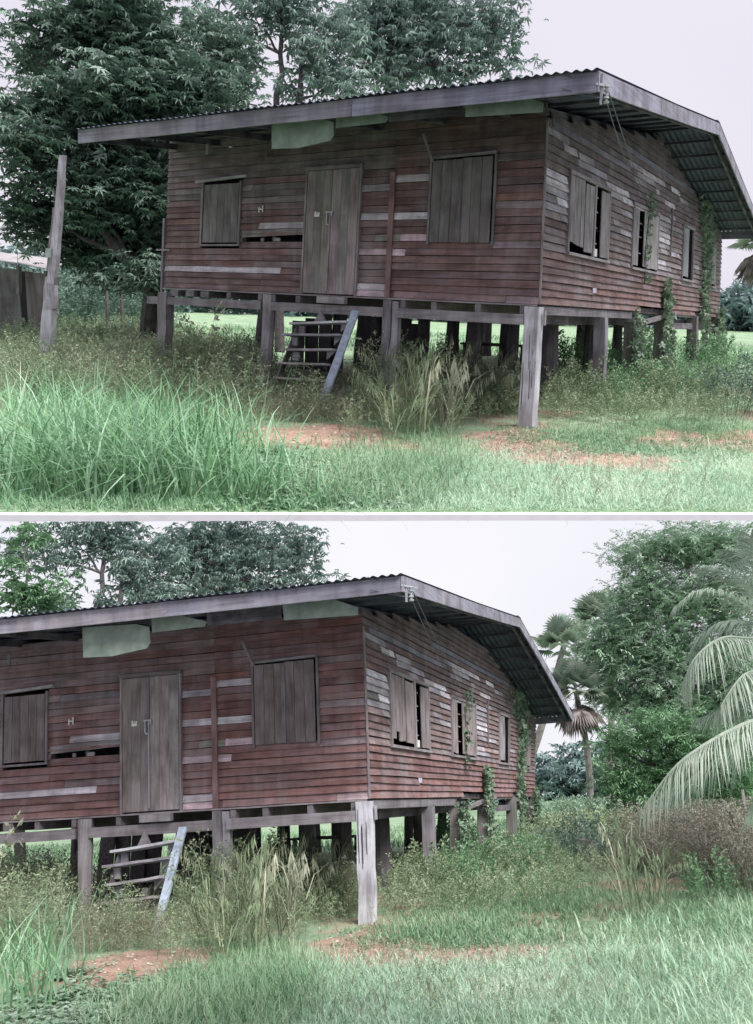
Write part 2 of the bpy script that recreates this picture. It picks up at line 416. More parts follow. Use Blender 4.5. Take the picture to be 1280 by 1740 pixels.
def seedgrass_tpl(h=1.2, wk=1.7):
    """arching stalk with a drooping seed head"""
    V = []; F = []; P = []
    for i in range(9):
        t = i/8; P.append(Vector((0, .42*t**2.6*h, h*(t-.28*t**4))))
    for i in range(8):
        wv = (.005 if i < 5 else .003)*wk; n = len(V)
        V += [P[i]+Vector((-wv, 0, 0)), P[i]+Vector((wv, 0, 0)), P[i+1]+Vector((wv, 0, 0)), P[i+1]+Vector((-wv, 0, 0))]
        F += [(n, n+1, n+2), (n, n+2, n+3)]
    for k in range(12):
        t = .7+.3*k/12; p = P[5].lerp(P[8], k/12)
        d = Vector((random.uniform(-.05, .05), random.uniform(.0, .06), -random.uniform(.05, .13)))*1.15
        n = len(V); V += [p, p+d*.5+Vector((.011, 0, 0)), p+d, p+d*.5-Vector((.011, 0, 0))]; F += [(n, n+1, n+2), (n, n+2, n+3)]
    for k in range(4):
        a = random.uniform(0, 6.28); l = h*random.uniform(.35, .6); z = h*random.uniform(.05, .45)
        d = Vector((math.cos(a), math.sin(a), 1.0)).normalized()*l; p = Vector((0, 0, z))
        n = len(V); s = Vector((-math.sin(a), math.cos(a), 0))*.007
        V += [p-s, p+s, p+d*.6+s, p+d*.6-s, p+d+Vector((math.cos(a), math.sin(a), -.6))*l*.3]; F += [(n, n+1, n+2), (n, n+2, n+3), (n+3, n+2, n+4)]
    return [tuple(v) for v in V], F
def broad_tpl():      # creeper: a few broad leaves close to the ground
    V = []; F = []
    for k in range(5):
        a = 2*math.pi*k/5+random.uniform(-.4, .4); r0 = random.uniform(.1, .5); l = random.uniform(.35, .6); h = random.uniform(.12, .5)
        cx, cy = math.cos(a)*r0, math.sin(a)*r0; n = len(V); sx, sy = -math.sin(a), math.cos(a); cx2, cy2 = cx+math.cos(a)*l, cy+math.sin(a)*l
        mx_, my_ = (cx+cx2)/2, (cy+cy2)/2
        V += [(cx, cy, h), (cx+sx*l*.42+math.cos(a)*l*.3, cy+sy*l*.42+math.sin(a)*l*.3, h+.08), (cx2, cy2, h-.05), (cx-sx*l*.42+math.cos(a)*l*.3, cy-sy*l*.42+math.sin(a)*l*.3, h+.06)]
        F += [(n, n+1, n+2), (n, n+2, n+3)]
    return V, F
PLACES = ['upper', 'lower']
def both(name, me, org, label, cat=None, group=None, kind=None, ws=(0, 1), color=None):
    r = []
    for w in ws:
        o = (org[0], org[1], org[2]+DZ[w])
        lb = label.format(PLACES[w]) if label else None
        r.append(link(name, me, w, None, o, color, lb, cat, group.format(PLACES[w]) if group else None, kind))
    return r
def stuff(name, vfr, mat, label, cat, ws=(0, 1)):
    V, F, R = vfr; org = np.array([V[:, 0].mean(), V[:, 1].mean(), V[:, 2].min()])
    me = mesh_from(name, V-org, F, mat, R)
    return both(name, me, org, label, cat, None, 'stuff', ws)
#@@GROUND
# ------------------------------------------------------------------ ground
SOIL = []
def soil(w, px, py, r, s=1.0):
    x, y, _ = ground_at(w, px, py); SOIL.append((x, y, r*1.35, s))
for a in ((520, 745, .55), (580, 748, .6), (470, 755, .4), (620, 735, .45), (740, 690, .35), (925, 775, .5), (980, 778, .5), (1060, 782, .6),
          (890, 735, .35), (1150, 740, .4), (420, 690, .7), (330, 700, .5), (860, 760, .4), (690, 760, .3)): soil(0, *a)
for a in ((690, 1608, .5), (640, 1612, .5), (590, 1600, .4), (900, 1578, .5), (1000, 1568, .5), (650, 1572, .35), (200, 1640, .7), (260, 1625, .6), (120, 1650, .5),
          (1055, 1462, 1.3), (1040, 1540, .4), (700, 1540, .3), (1090, 1500, .8)): soil(1, *a)
def soilv(x, y):
    s = 0
    for a, b, r, k in SOIL:
        d = ((x-a)**2+(y-b)**2)/(r*r)
        if d < 4: s = max(s, k*math.exp(-d)*.62)
    if -8 < x < .3 and -.6 < y < 15: s = max(s, .28)
    return s
def ground(w, E0, E1, tmax, back):
    E0 = Vector(E0); E1 = Vector(E1); e = (E1-E0).normalized(); n = Vector((-e.y, e.x)); V = []; F = []; so_ = []
    c = Vector((4.5, -12.0)); ct = (c-E0).dot(n); cs = (c-E0).dot(e); rows = []
    t = 0.0; st = .12
    while t < tmax: rows.append(t); t += st; st *= 1.028
    NC = 260
    for t in rows:
        half = min((t-ct)*(1.0 if t > 6 else .85)+4, 80)
        for j in range(NC+1):
            s = cs+half*(2*j/NC-1)*1.0
            p = E0+e*s+n*t; V.append((p.x, p.y, gz(p.x, p.y)+DZ[w]+random.uniform(-.008, .008))); so_.append(soilv(p.x, p.y))
    for i in range(len(rows)-1):
        a = i*(NC+1)+np.arange(NC); F.append(np.stack([a, a+1, a+NC+2, a+NC+1], 1))
    me = mesh_from('ground', V, np.concatenate(F), M_GROUND, so_, 'soil')
    link('ground', me, w, None, (0, 0, 0), kind='structure', label='grassy ground with patches of reddish soil round the %s house' % PLACES[w])
    return E0, e, n
ga = lambda w, px, py: tuple(at(w, px, py, 2, -1.78+DZ[w])[:2])
E0, e_, n_ = ground(0, ga(0, 20, 871), ga(0, 1270, 871), 58, 0)
ground(1, ga(1, 20, 1775), ga(1, 1270, 1775), 84, 0)
# the overcast sky that stands behind the lower place
def sky_backdrop():
    m = bpy.data.materials.new('sky'); m.use_nodes = True; t = m.node_tree; t.nodes.clear()
    o = t.nodes.new('ShaderNodeOutputMaterial'); e = t.nodes.new('ShaderNodeEmission'); c = t.nodes.new('ShaderNodeTexCoord')
    n = N(t, 'ShaderNodeTexNoise', Scale=.012, Detail=2.0); t.links.new(c.outputs['Object'], n.inputs['Vector'])
    t.links.new(ramp(t, n.outputs['Fac'], [(.3, (.67, .665, .735)), (.7, (.735, .735, .76))]), e.inputs[0]); t.links.new(e.outputs[0], o.inputs[0])
    V = []; F = []; na, ne, Rr = 60, 14, 215
    for i in range(ne+1):
        el = math.radians(-3+30*i/ne)
        for j in range(na+1):
            a = math.radians(-80+160*j/na)+math.atan2(0.295, 0.895)
            V.append((4+Rr*math.cos(el)*math.sin(-a+.12), -12+Rr*math.cos(el)*math.cos(-a+.12), Rr*math.sin(el)))
    for i in range(ne):
        for j in range(na): k = i*(na+1)+j; F.append((k, k+1, k+na+2, k+na+1))
    link('sky', mesh_from('sky', V, F, m), 1, None, (0, 0, 0), kind='structure', label='pale lilac overcast sky behind the lower house')
sky_backdrop()
# pale strip on the terrace edge, standing in for the white gap between views
p0 = E0-e_*7; p1 = E0+e_*16
V, F = box_vf(((p0.x+p1.x)/2-n_.x*.04, (p0.y+p1.y)/2-n_.y*.04, -1.78+DZ[0]-.026), ((p1.x-p0.x)/2, (p1.y-p0.y)/2, 0), (n_.x*.038, n_.y*.038, 0), (0, 0, .027), 40, .0015)
link('gap_strip', mesh_from('gap_strip', V, F, M_GAPSTRIP), 0, None, (0, 0, 0), kind='structure', label='pale strip along the upper terrace edge, standing in for the gap between the views')

#@@HOUSE
# ------------------------------------------------------------------ the timber house
RED = [(.20, .10, .10), (.17, .09, .09), (.23, .13, .13), (.19, .12, .125), (.15, .085, .09), (.25, .16, .165), (.21, .11, .105)]
GREY = [(.20, .17, .18), (.24, .20, .215), (.17, .145, .155), (.28, .235, .25), (.22, .16, .165)]
PALE, PINK, WHITE, PGREY = (.68, .63, .70), (.78, .60, .68), (.82, .80, .88), (.46, .44, .50)
RH = ZT/23.0
TONE = [(1.0, 1.06, 1.05)]
def rc(lst, k=.08):
    c = np.array(random.choice(lst)); f = random.uniform(1-k, 1+k); m = np.array(lst).mean(0)
    return tuple((c*.6+m*.4)*f*np.array(TONE[0]))
FRONT_PATCH = [(3, -7.4, -4.68, PALE), (15, -3.12, -2.56, PGREY), (16, -2.46, -1.84, PALE), (11, -3.12, -2.55, PALE), (11, -2.46, -1.84, WHITE),
    (8, -2.80, -2.33, (.33, .34, .30)), (8, -2.28, -1.84, PINK), (6, -3.12, -2.23, PINK), (1, -3.12, -2.56, PALE), (0, -3.12, -2.56, PINK),
    (16, -5.4, -4.19, (.22, .2, .22)), (10, -5.2, -4.24, PALE), (12, -.75, -.02, (.36, .29, .31)), (7, -.75, -.02, (.33, .26, .28)), (13, -.75, -.02, (.30, .17, .14)),
    (5, -7.4, -5.6, (.27, .17, .17)), (4, -5.3, -4.2, (.24, .19, .2)), (0, -2.4, 0, (.33, .2, .2)), (0, -.5, 0, (.45, .35, .37))]
SIDE_PATCH = []
for r_, a, b_, c in ((12, .03, 1.0, PGREY), (13, .55, 1.0, WHITE), (13, .03, .5, (.2, .2, .2)), (14, .03, .5, PGREY), (14, .55, 1.0, (.45, .45, .5)), (15, .03, 1.0, PALE), (16, .03, .97, WHITE),
        (11, .7, 1.02, (.35, .34, .36)), (21, .03, .95, PGREY), (20, .75, 1.15, PALE), (20, 1.2, 1.4, WHITE), (20, 1.5, 2.3, PGREY), (19, 1.5, 2.3, PGREY), (19, 2.35, 3.1, (.48, .46, .55)),
        (18, 2.2, 2.7, PGREY), (18, 3.1, 3.7, PALE), (18, 3.75, 4.6, WHITE), (17, 3.3, 3.8, PGREY), (17, 3.9, 4.5, WHITE), (17, 4.55, 6.1, PALE),
        (22, .2, 4.6, (.26, .25, .32)), (23, 4.6, 5.6, PGREY), (23, 5.6, 7.6, PALE), (22, 5.2, 6.6, PGREY), (23, 8.3, 9.2, WHITE), (25, 3.6, 11, (.24, .24, .31)),
        (14, 7.15, 8.35, PALE), (13, 7.15, 8.35, WHITE), (15, 7.15, 7.9, PGREY), (9, 7.15, 8.0, PALE), (8, 7.1, 8.6, PGREY), (17, 6.6, 8.3, PGREY), (16, 7.2, 8.4, (.33, .32, .36)),
        (7, 4.2, 9.5, (.27, .23, .25)), (6, 9.5, 15.5, (.28, .24, .26)), (17, 3.4, 4.2, PGREY)): SIDE_PATCH.append((r_, a, b_, c))
OPEN_F = [(-6.54, -5.63, .83, 1.95), (-4.18, -3.12, -.1, 2.04), (-1.82, -.75, .84, 2.06)]
OPEN_S = [(1.06, 3.27, .82, 1.94), (4.95, 7.08, .82, 1.92), (9.75, 11.05, .82, 1.96), (13.75, 14.4, .8, 1.8)]
def segs(a, b, cuts, patches, joints=()):
    """cut [a,b] by openings and patches -> list of (x0,x1,color or None)"""
    free = [(a, b)]
    for c0, c1 in cuts:
        nf = []
        for x0, x1 in free:
            if c1 <= x0 or c0 >= x1: nf.append((x0, x1)); continue
            if c0 > x0: nf.append((x0, c0))
            if c1 < x1: nf.append((c1, x1))
        free = nf
    outl = []
    for x0, x1 in free:
        pts = {x0, x1}
        for p0, p1, c in patches:
            for v in (p0, p1):
                if x0+.05 < v < x1-.05: pts.add(v)
        for v in joints:
            if x0+.3 < v < x1-.3: pts.add(v)
        ps = sorted(pts)
        for u, v in zip(ps, ps[1:]):
            col = None
            for p0, p1, c in patches:
                if p0-.06 <= u and v <= p1+.06: col = c
            outl.append((u, v, col))
    return outl
def under(w, y):                    # underside of the roof above the side wall
    R = ROOF[w]
    return (R['zf']+(R['zr']-R['zf'])*(y-R['yf'])/(R['yr']-R['yf'])) if y < R['yr'] else (R['zr']+(R['zb']-R['zr'])*(y-R['yr'])/(R['yb']-R['yr']))
ROOF = [dict(yf=-2.2, yr=7.0, yb=15.9, zf=2.28, zr=3.38, zb=2.13, xf=1.38, xr=1.19, xb=1.08, zl=2.33, fh=.22),
        dict(yf=-2.2, yr=7.0, yb=15.9, zf=2.43, zr=3.60, zb=2.13, xf=1.33, xr=1.06, xb=1.08, zl=2.45, fh=.21)]
def roof_pt(w, u, y):               # u 0..1 from the left end to the right end; underside
    R = ROOF[w]; xl = -7.3-.06*(y+2.2)
    if y < R['yr']: k = (y-R['yf'])/(R['yr']-R['yf']); xr = R['xf']+(R['xr']-R['xf'])*k; z = R['zf']+(R['zr']-R['zf'])*k
    else: k = (y-R['yr'])/(R['yb']-R['yr']); xr = R['xr']+(R['xb']-R['xr'])*k; z = R['zr']+(R['zb']-R['zr'])*k
    dl = (R['zl']-R['zf'])*(1-u)*max(0, 1-(y-R['yf'])/9.2)
    return np.array([xl+(xr-xl)*u, y, z+dl])
def build_house(w):
    random.seed(11); TONE[0] = [(1.12, 1.20, 1.14), (1.30, 1.22, 1.14)][w]
    gzz = lambda x, y: gz(x, y)+DZ[w]
    H = link('stilt_house', None, w, None, (0, 0, gzz(0, 0)),
             label=['upper red brown timber stilt house, behind the tall grass and leaning grey post', 'lower red brown timber stilt house, with palm trees standing to its right'][w],
             cat='house', group='timber houses on stilts')
    for hc in HOUSE_COORD[w]: hc.object = H
    # --- walls: a stud frame carrying the lap boards
    def studs(name, items):
        V, F = merge([box_vf(*i) for i in items]); return hobj(w, name, V, F, WZ, H, (.05, .045, .05))
    it = []
    for x in [-7.4, -6.6, -5.58, -4.9, -4.23, -3.07, -2.5, -1.87, -.7, -.06]:
        it.append(((x, .06, 1.25), (0, 0, 1.25), (.035, 0, 0), (0, .03, 0)))
    it.append(((-3.73, .06, 2.52), (3.7, 0, 0), (0, .03, 0), (0, 0, .035))); it.append(((-3.73, .065, .02), (3.7, 0, 0), (0, .03, 0), (0, 0, .035)))
    wf = studs('front_wall', it); it = []
    for y in [.95, 3.38, 4.85, 7.2, 8.4, 9.65, 11.15, 12.4, 13.65, 14.5, 15.5]:
        h = min(under(w, y)-.06, 3.3)/2; it.append(((-.06, y, h), (0, 0, h), (.03, 0, 0), (0, .035, 0)))
    it.append(((-.065, 7.8, .04), (0, 7.7, 0), (.03, 0, 0), (0, 0, .035)))
    ws_ = studs('side_wall', it)
    # far walls, ceiling and floor, never seen close
    parts = []
    ys = [0.06, 3.5, ROOF[w]['yr'], 11, 15.5]; V = []
    for xx in (-7.445, -7.41):
        V += [(xx, y, 0) for y in ys]+[(xx, y, under(w, y)+.19) for y in ys]
    F = [(i, i+1, i+6, i+5) for i in range(4)]+[(i+15, i+16, i+11, i+10) for i in range(4)]+[(0, 5, 15, 10), (9, 4, 14, 19)]+[(i+5, i+6, i+16, i+15) for i in range(4)]
    hobj(w, 'left_wall', V, F, WY, H, (.16, .11, .11))
    V, F = box_vf((-3.73, 15.5, 1.17), (3.72, 0, 0), (0, .015, 0), (0, 0, 1.19)); hobj(w, 'rear_wall', V, F, WX, H, (.16, .11, .11))
    V, F = box_vf((-3.73, 7.8, -.012), (3.7, 0, 0), (0, 7.7, 0), (0, 0, .012)); hobj(w, 'floor_deck', V, F, WX, H, (.10, .08, .08))
    # front boards
    for r in range(25):
        z0, z1 = r*RH, (r+1)*RH; zc = (z0+z1)/2
        cuts = [(a, b) for a, b, c, d in OPEN_F if c < zc < d]
        if r == 8: cuts.append((-5.57, -4.22))
        pt_ = [(a, b, c) for k, a, b, c in FRONT_PATCH if k == r]
        for x0, x1, col in segs(-7.456, 0, cuts, pt_, joints=(-2.5,) + ((-5.1,) if r % 4 == 1 else ())):
            if col is None: col = rc(RED) if r < 14 or x0 > -4 else rc(RED+GREY)
            if x0 > -1 and col in (None,): col = rc(GREY)
            if x0 > -1.9 and x1 < .01 and r > 6 and random.random() < .55 and not pt_: col = rc(GREY)
            s0, s1 = random.uniform(-.004, .004), random.uniform(-.004, .004)
            V = []
            ns = max(1, int((x1-x0)/.8))
            for i in range(ns+1):
                x = x0+.002+(x1-x0-.004)*i/ns; sz = s0+(s1-s0)*i/ns+random.uniform(-.003, .003); ry = random.uniform(-.004, .004)
                V += [(x, .012, z1+sz-.001), (x, .0, z0+sz+.004), (x, -.034+ry, z0+sz+.004), (x, -.004+ry*.4, z1+sz-.001)]
            F = []
            for i in range(ns):
                for j in range(4): a = i*4+j; b = i*4+(j+1) % 4; F.append((a, b, b+4, a+4))
            F += [(3, 2, 1, 0), tuple(ns*4+k for k in range(4))]
            hobj(w, 'board', V, F, WX, wf, col)
    # loose tilted board over an open slot with two small blocks
    V, F = box_vf((-4.9, -.012, 1.045), (.675, 0, .02), (0, .012, 0), (0, 0, .055), 3, .002); hobj(w, 'board', V, F, WX, wf, (.27, .25, .26))
    for x, hw in ((-5.12, .03), (-4.8, .07)):
        V, F = box_vf((x, -.004, .925), (hw, 0, 0), (0, .012, 0), (0, 0, .03)); hobj(w, 'block', V, F, WX, wf, (.3, .28, .3))
    # side boards
    for r in range(31):
        z0, z1 = r*RH, (r+1)*RH; zc = (z0+z1)/2
        ya, yb = 0.0, VS
        if r >= 20:
            ys = [y for y in np.arange(0, VS+.01, .05) if under(w, y)+.10 > z1]
            if not ys: continue
            ya, yb = ys[0], ys[-1]
            if yb-ya < .4: continue
        cuts = [(a, b) for a, b, c, d in OPEN_S if c < zc < d]
        if r == 0: cuts += [(5.9, 8.75), (11.7, 13.3)]
        pt_ = [(a, b, c) for k, a, b, c in SIDE_PATCH if k == r]
        jt = ((8.4,) if 9 < r < 21 else ()) + ((2.6,) if r % 5 == 2 else ()) + ((5.6,) if r < 3 else ()) + ((11.8,) if r % 3 == 1 else ())
        if 6 < r < 24:
            for _ in range(3 if r > 8 else 1):
                a = random.uniform(.2, 14); L_ = random.uniform(.3, 1.1)
                if all(a > q[1]+.15 or a+L_ < q[0]-.15 for q in pt_) and random.random() < .5: pt_.append((a, a+L_, random.choice([PGREY, (.34, .32, .35), (.30, .28, .29), PALE])))
        for y0, y1, col in segs(ya, yb, cuts, pt_, jt):
            if col is None:
                if r < 7: col = rc(RED)
                elif r < 18: col = rc(GREY+RED[3:6], .2)
                else: col = rc([(.13, .10, .115), (.16, .12, .14), (.14, .09, .10)])
            ns = max(1, int((y1-y0)/.9)); V = []; F = []
            s0, s1 = random.uniform(-.006, .006), random.uniform(-.006, .006); pr = random.uniform(0, .006)
            for i in range(ns+1):
                y = y0+.002+(y1-y0-.004)*i/ns; sz = s0+(s1-s0)*i/ns+random.uniform(-.005, .005); rx = random.uniform(-.003, .006)+pr
                V += [(-.012, y, z1+sz-.001), (0, y, z0+sz+.004), (.034+rx, y, z0+sz+.004), (.004+rx*.4, y, z1+sz-.001)]
            for i in range(ns):
                for j in range(4): a = i*4+j; b = i*4+(j+1) % 4; F.append((a, a+4, b+4, b))
            F += [(0, 1, 2, 3), tuple(ns*4+k for k in (3, 2, 1, 0))]
            hobj(w, 'board', V, F, WY, ws_, col)
    # trim: corner board, batten, far-left corner board, sill strip
    bar(w, 'corner_board', (.02, -.022, 0), (.02, -.022, 2.5), (.014, 0, 0), (0, .012, 0), WZ, H, (.3, .26, .28), 4, .002)
    bar(w, 'batten', (-2.5, -.045, 0), (-2.51, -.045, 1.94), (.045, 0, 0), (0, .016, 0), WZ, H, (.26, .15, .15), 3, .002)
    bar(w, 'corner_board', (-7.49, -.03, -.12), (-7.49, -.03, 1.35), (.022, 0, 0), (0, .03, 0), WZ, H, (.33, .31, .35), 3, .003)
    bar(w, 'nailed_stick', (-7.65, -.06, .74), (-7.3, -.06, .74), (0, .012, 0), (0, 0, .015), WX, H, (.38, .35, .38))
    bar(w, 'sill_strip', (-7.5, -.04, -.016), (-.02, -.04, -.016), (0, .03, 0), (0, 0, .012), WX, H, (.34, .31, .33), 8, .003)
    bar(w, 'joint_strip', (.045, 8.4, 1.2), (.045, 8.4, 2.2), (.01, 0, 0), (0, .03, 0), WZ, H, (.2, .18, .22))
    # --- openings of the front
    def fshutter(x0, x1, z0, z1, npl, cols, yoff, frame=True, framecol=(.2, .18, .2)):
        s = bar(w, 'shutter', ((x0+x1)/2-.0, yoff+.018, z0+.04), ((x0+x1)/2, yoff+.018, z1-.04), ((x1-x0)/2-.02, 0, 0), (0, .008, 0), WZ, H, cols[0])
        wd = (x1-x0)/npl
        for k in range(npl):
            xa = x0+wd*k
            bar(w, 'plank', (xa+wd/2, yoff, z0), (xa+wd/2, yoff, z1), (wd/2-.003, 0, 0), (0, .010+random.uniform(0, .003), 0), WZ, s, rc(cols, .1), 3, .0015)
        return s
    darkw = [(.155, .135, .145), (.18, .155, .165), (.14, .12, .135)]
    fshutter(-6.5, -5.68, .88, 1.92, 5, darkw, -.035)
    for nm, a, b, hy, hz in (('window_frame', (-6.54, -.04, .82), (-6.54, -.04, 1.96), (.02, 0, 0), (0, .02, 0)), ('window_frame', (-5.64, -.04, .82), (-5.64, -.04, 1.96), (.02, 0, 0), (0, .02, 0)),
                             ('window_sill', (-6.57, -.05, .83), (-5.6, -.05, .83), (0, .03, 0), (0, 0, .016))):
        bar(w, nm, a, b, hy, hz, WZ, H, (.26, .24, .26))
    bar(w, 'lintel_strip', (-6.7, -.06, 1.98), (-5.5, -.06, 2.03), (0, .03, 0), (0, 0, .022), WX, H, (.46, .44, .46))
    fshutter(-1.8, -1.3, .87, 2.06, 3, darkw, -.045); fshutter(-1.29, -.79, .86, 2.07, 3, darkw, -.055)
    bar(w, 'shutter_stile', (-1.3, -.075, .87), (-1.3, -.075, 2.05), (.03, 0, 0), (0, .01, 0), WZ, H, (.2, .18, .2))
    for x in (-1.83, -.745): bar(w, 'window_frame', (x, -.04, .82), (x, -.04, 2.1), (.018, 0, 0), (0, .02, 0), WZ, H, (.2, .18, .2))
    bar(w, 'lintel_strip', (-1.85, -.055, 2.1), (-.74, -.055, 2.12), (0, .03, 0), (0, 0, .018), WX, H, (.27, .27, .3))
    # door
    for x in (-4.19, -3.105): bar(w, 'door_frame', (x, -.04, -.02), (x, -.04, 2.05), (.018, 0, 0), (0, .028, 0), WZ, H, (.32, .29, .31))
    bar(w, 'door_frame', (-4.22, -.045, 2.07), (-3.08, -.045, 2.07), (0, .028, 0), (0, 0, .03), WX, H, (.2, .18, .19))
    for xa, xb, yo, base in ((-4.165, -3.665, -.05, (.30, .25, .24)), (-3.65, -3.13, -.058, (.36, .32, .32))):
        d = bar(w, 'door_leaf', ((xa+xb)/2, yo+.014, .03), ((xa+xb)/2, yo+.014, 2.03), ((xb-xa)/2, 0, 0), (0, .010, 0), WZ, H, base)
        n = 3; wd = (xb-xa)/n
        for k in range(n): bar(w, 'plank', (xa+wd*(k+.5), yo, .02), (xa+wd*(k+.5), yo, 2.03), (wd/2-.0015, 0, 0), (0, .009+random.uniform(0, .002), 0), WZ, d, tuple(c*random.uniform(.93, 1.08) for c in base))
        if xa < -4:
            V, F = merge([box_vf((-3.93, -.075, 1.31), (.05, 0, 0), (0, .006, 0), (0, 0, .02)), box_vf((-3.965, -.075, 1.345), (.014, 0, 0), (0, .006, 0), (0, 0, .03)), box_vf((-3.925, -.075, 1.345), (.008, 0, 0), (0, .006, 0), (0, 0, .022)), box_vf((-3.89, -.075, 1.345), (.012, 0, 0), (0, .006, 0), (0, 0, .02))])
            hobj(w, 'notice', V, F, M_WHITE, d)
    bar(w, 'door_stile', (-3.657, -.085, .06), (-3.657, -.085, 1.35), (.012, 0, 0), (0, .008, 0), WZ, H, (.42, .4, .44))
    V, F = merge([box_vf((-3.68, -.09, 1.36), (.075, 0, 0), (0, .008, 0), (0, 0, .012)), box_vf((-3.72, -.09, 1.27), (.01, 0, 0), (0, .006, 0), (0, 0, .10)), box_vf((-3.62, -.09, 1.33), (.012, 0, 0), (0, .006, 0), (0, 0, .035)), box_vf((-3.69, -.09, 1.16), (.03, 0, 0), (0, .006, 0), (0, 0, .012))])
    hobj(w, 'door_latch', V, F, M_METAL, H)
    V, F = merge([box_vf((-5.20, -.045, 1.44), (.009, 0, 0), (0, .004, 0), (0, 0, .045)), box_vf((-5.12, -.045, 1.455), (.009, 0, 0), (0, .004, 0), (0, 0, .055)), box_vf((-5.16, -.045, 1.45), (.032, 0, 0), (0, .0035, 0), (0, 0, .009))])
    hobj(w, 'white_letter', V, F, M_WHITE, H)
    # --- openings of the side
    old = [(.27, .24, .265), (.23, .205, .235), (.31, .27, .295)]
    def sframe(y0, y1, z0, z1, c=(.30, .27, .29)):
        for y in (y0, y1): bar(w, 'window_frame', (.035, y, z0-.03), (.035, y, z1+.03), (.024, 0, 0), (0, .03, 0), WZ, H, c)
        bar(w, 'window_frame', (.04, y0-.03, z1+.03), (.04, y1+.03, z1+.03), (.024, 0, 0), (0, 0, .028), WY, H, c)
        bar(w, 'window_sill', (.045, y0-.04, z0-.03), (.045, y1+.04, z0-.03), (.035, 0, 0), (0, 0, .022), WY, H, (.36, .33, .36))
    def sleaf(y0, y1, z0, z1, n, xo=.045, brk=False, cols=old):
        s = bar(w, 'shutter', (xo-.01, (y0+y1)/2, z0+(z1-z0)*.8), (xo-.01, (y0+y1)/2, z0+(z1-z0)*.88), (.008, 0, 0), (0, (y1-y0)/2-.02, 0), WZ, H, cols[0]); wd = (y1-y0)/n
        for k in range(n):
            zz0 = z0+(random.uniform(0, .16) if brk else random.uniform(0, .02)); ya = y0+wd*(k+.5)
            bar(w, 'plank', (xo+random.uniform(0, .008), ya+random.uniform(-.01, .01)*n/3, zz0), (xo, ya, z1), (.009, 0, 0), (0, wd/2-.006, 0), WZ, s, rc(cols, .12), 3, .004 if brk else .002)
    for (y0, y1, z0, z1) in OPEN_S: sframe(y0, y1, z0, z1)
    sleaf(1.1, 1.78, .88, 1.93, 4, brk=True); sleaf(1.82, 2.3, .86, 1.9, 2, .05)
    bar(w, 'window_mullion', (.05, 2.36, .82), (.05, 2.36, 1.95), (.02, 0, 0), (0, .035, 0), WZ, H, (.42, .40, .44))
    for z in (1.05, 1.3, 1.55, 1.78): bar(w, 'window_bar', (.0, 2.38, z), (.0, 2.7, z), (.008, 0, 0), (0, 0, .010), WY, H, (.4, .38, .4))
    bar(w, 'window_bar', (-.01, 2.56, .84), (-.01, 2.56, 1.92), (.008, 0, 0), (0, .012, 0), WZ, H, (.3, .28, .3))
    V, F = box_vf((.03, 2.56, .90), (.004, 0, 0), (0, .10, 0), (0, 0, .06)); hobj(w, 'white_card', V, F, M_WHITE, H)
    sleaf(2.72, 3.22, .83, 1.9, 2, .05)
    sleaf(5.0, 5.38, .84, 1.88, 2); sleaf(5.78, 7.02, .84, 1.9, 4, .05)
    for z in (1.1, 1.4, 1.65): bar(w, 'window_bar', (.0, 5.38, z), (.0, 5.8, z), (.008, 0, 0), (0, 0, .010), WY, H, (.3, .28, .3))
    sleaf(9.8, 10.36, .86, 1.94, 2, .05, cols=[(.30, .31, .36), (.26, .27, .33)])
    sleaf(13.8, 14.35, .84, 1.78, 2, .05)
    for (y, z, a, b_) in ((2.61, .29, .1, .04), (8.39, .53, .13, .05)):
        V, F = box_vf((.034, y, z), (.004, 0, 0), (0, a, 0), (0, 0, b_)); hobj(w, 'pale_patch', V, F, M_CLOTH, H)
    for x in (-7.35, -6.62, -5.1, -4.27, -3.05, -2.0, -.68, -.12):
        V = []; F = []
        for r in range(22):
            if any(a-.03 < x < b+.03 and c < (r+.3)*RH < d for a, b, c, d in OPEN_F): continue
            v, f = box_vf((x+random.uniform(-.012, .012), -.034, (r+.32)*RH), (.005, 0, 0), (0, .003, 0), (0, 0, .005)); n0 = len(V); V += v; F += [tuple(i+n0 for i in q) for q in f]
        hobj(w, 'nail_row', V, F, M_WIRE, H, kind='stuff')
    # --- floor framing
    beam = (.27, .25, .27)
    bar(w, 'floor_beam', (-7.79, -.10, -.265), (-5.0, -.10, -.245), (0, .03, 0), (0, 0, .075), WX, H, beam, 4, .003)
    bar(w, 'floor_beam', (-4.92, -.10, -.245), (-2.52, -.10, -.235), (0, .03, 0), (0, 0, .075), WX, H, beam, 4, .003)
    bar(w, 'floor_beam', (-2.28, -.10, -.232), (-.17, -.10, -.225), (0, .03, 0), (0, 0, .075), WX, H, (.31, .29, .32), 4, .003)
    for x in (-7.15, -6.75, -6.38, -5.8, -5.08, -4.25, -2.2, -1.66, -.92, -.22):
        hw = .10 if x < -6.2 else .045
        bar(w, 'joist', (x, -.055, -.095), (x, 6.0, -.095), (hw, 0, 0), (0, 0, .06), WY, H, (.22, .2, .215), 2, .004)
    bar(w, 'door_step', (-3.75, -.17, -.085), (-3.2, -.17, -.085), (0, .05, 0), (0, 0, .055), WX, H, (.34, .32, .34))
    bar(w, 'floor_beam', (-.02, .15, -.08), (-.02, 5.3, -.08), (.03, 0, 0), (0, 0, .06), WY, H, (.20, .19, .21), 4, .003)
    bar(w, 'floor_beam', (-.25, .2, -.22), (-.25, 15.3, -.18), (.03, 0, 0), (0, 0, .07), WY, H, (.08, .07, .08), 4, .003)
    bar(w, 'floor_beam', (.03, 5.3, -.26), (.03, 9.3, .02), (.025, 0, 0), (0, 0, .045), WY, H, (.24, .22, .24), 3, .003)
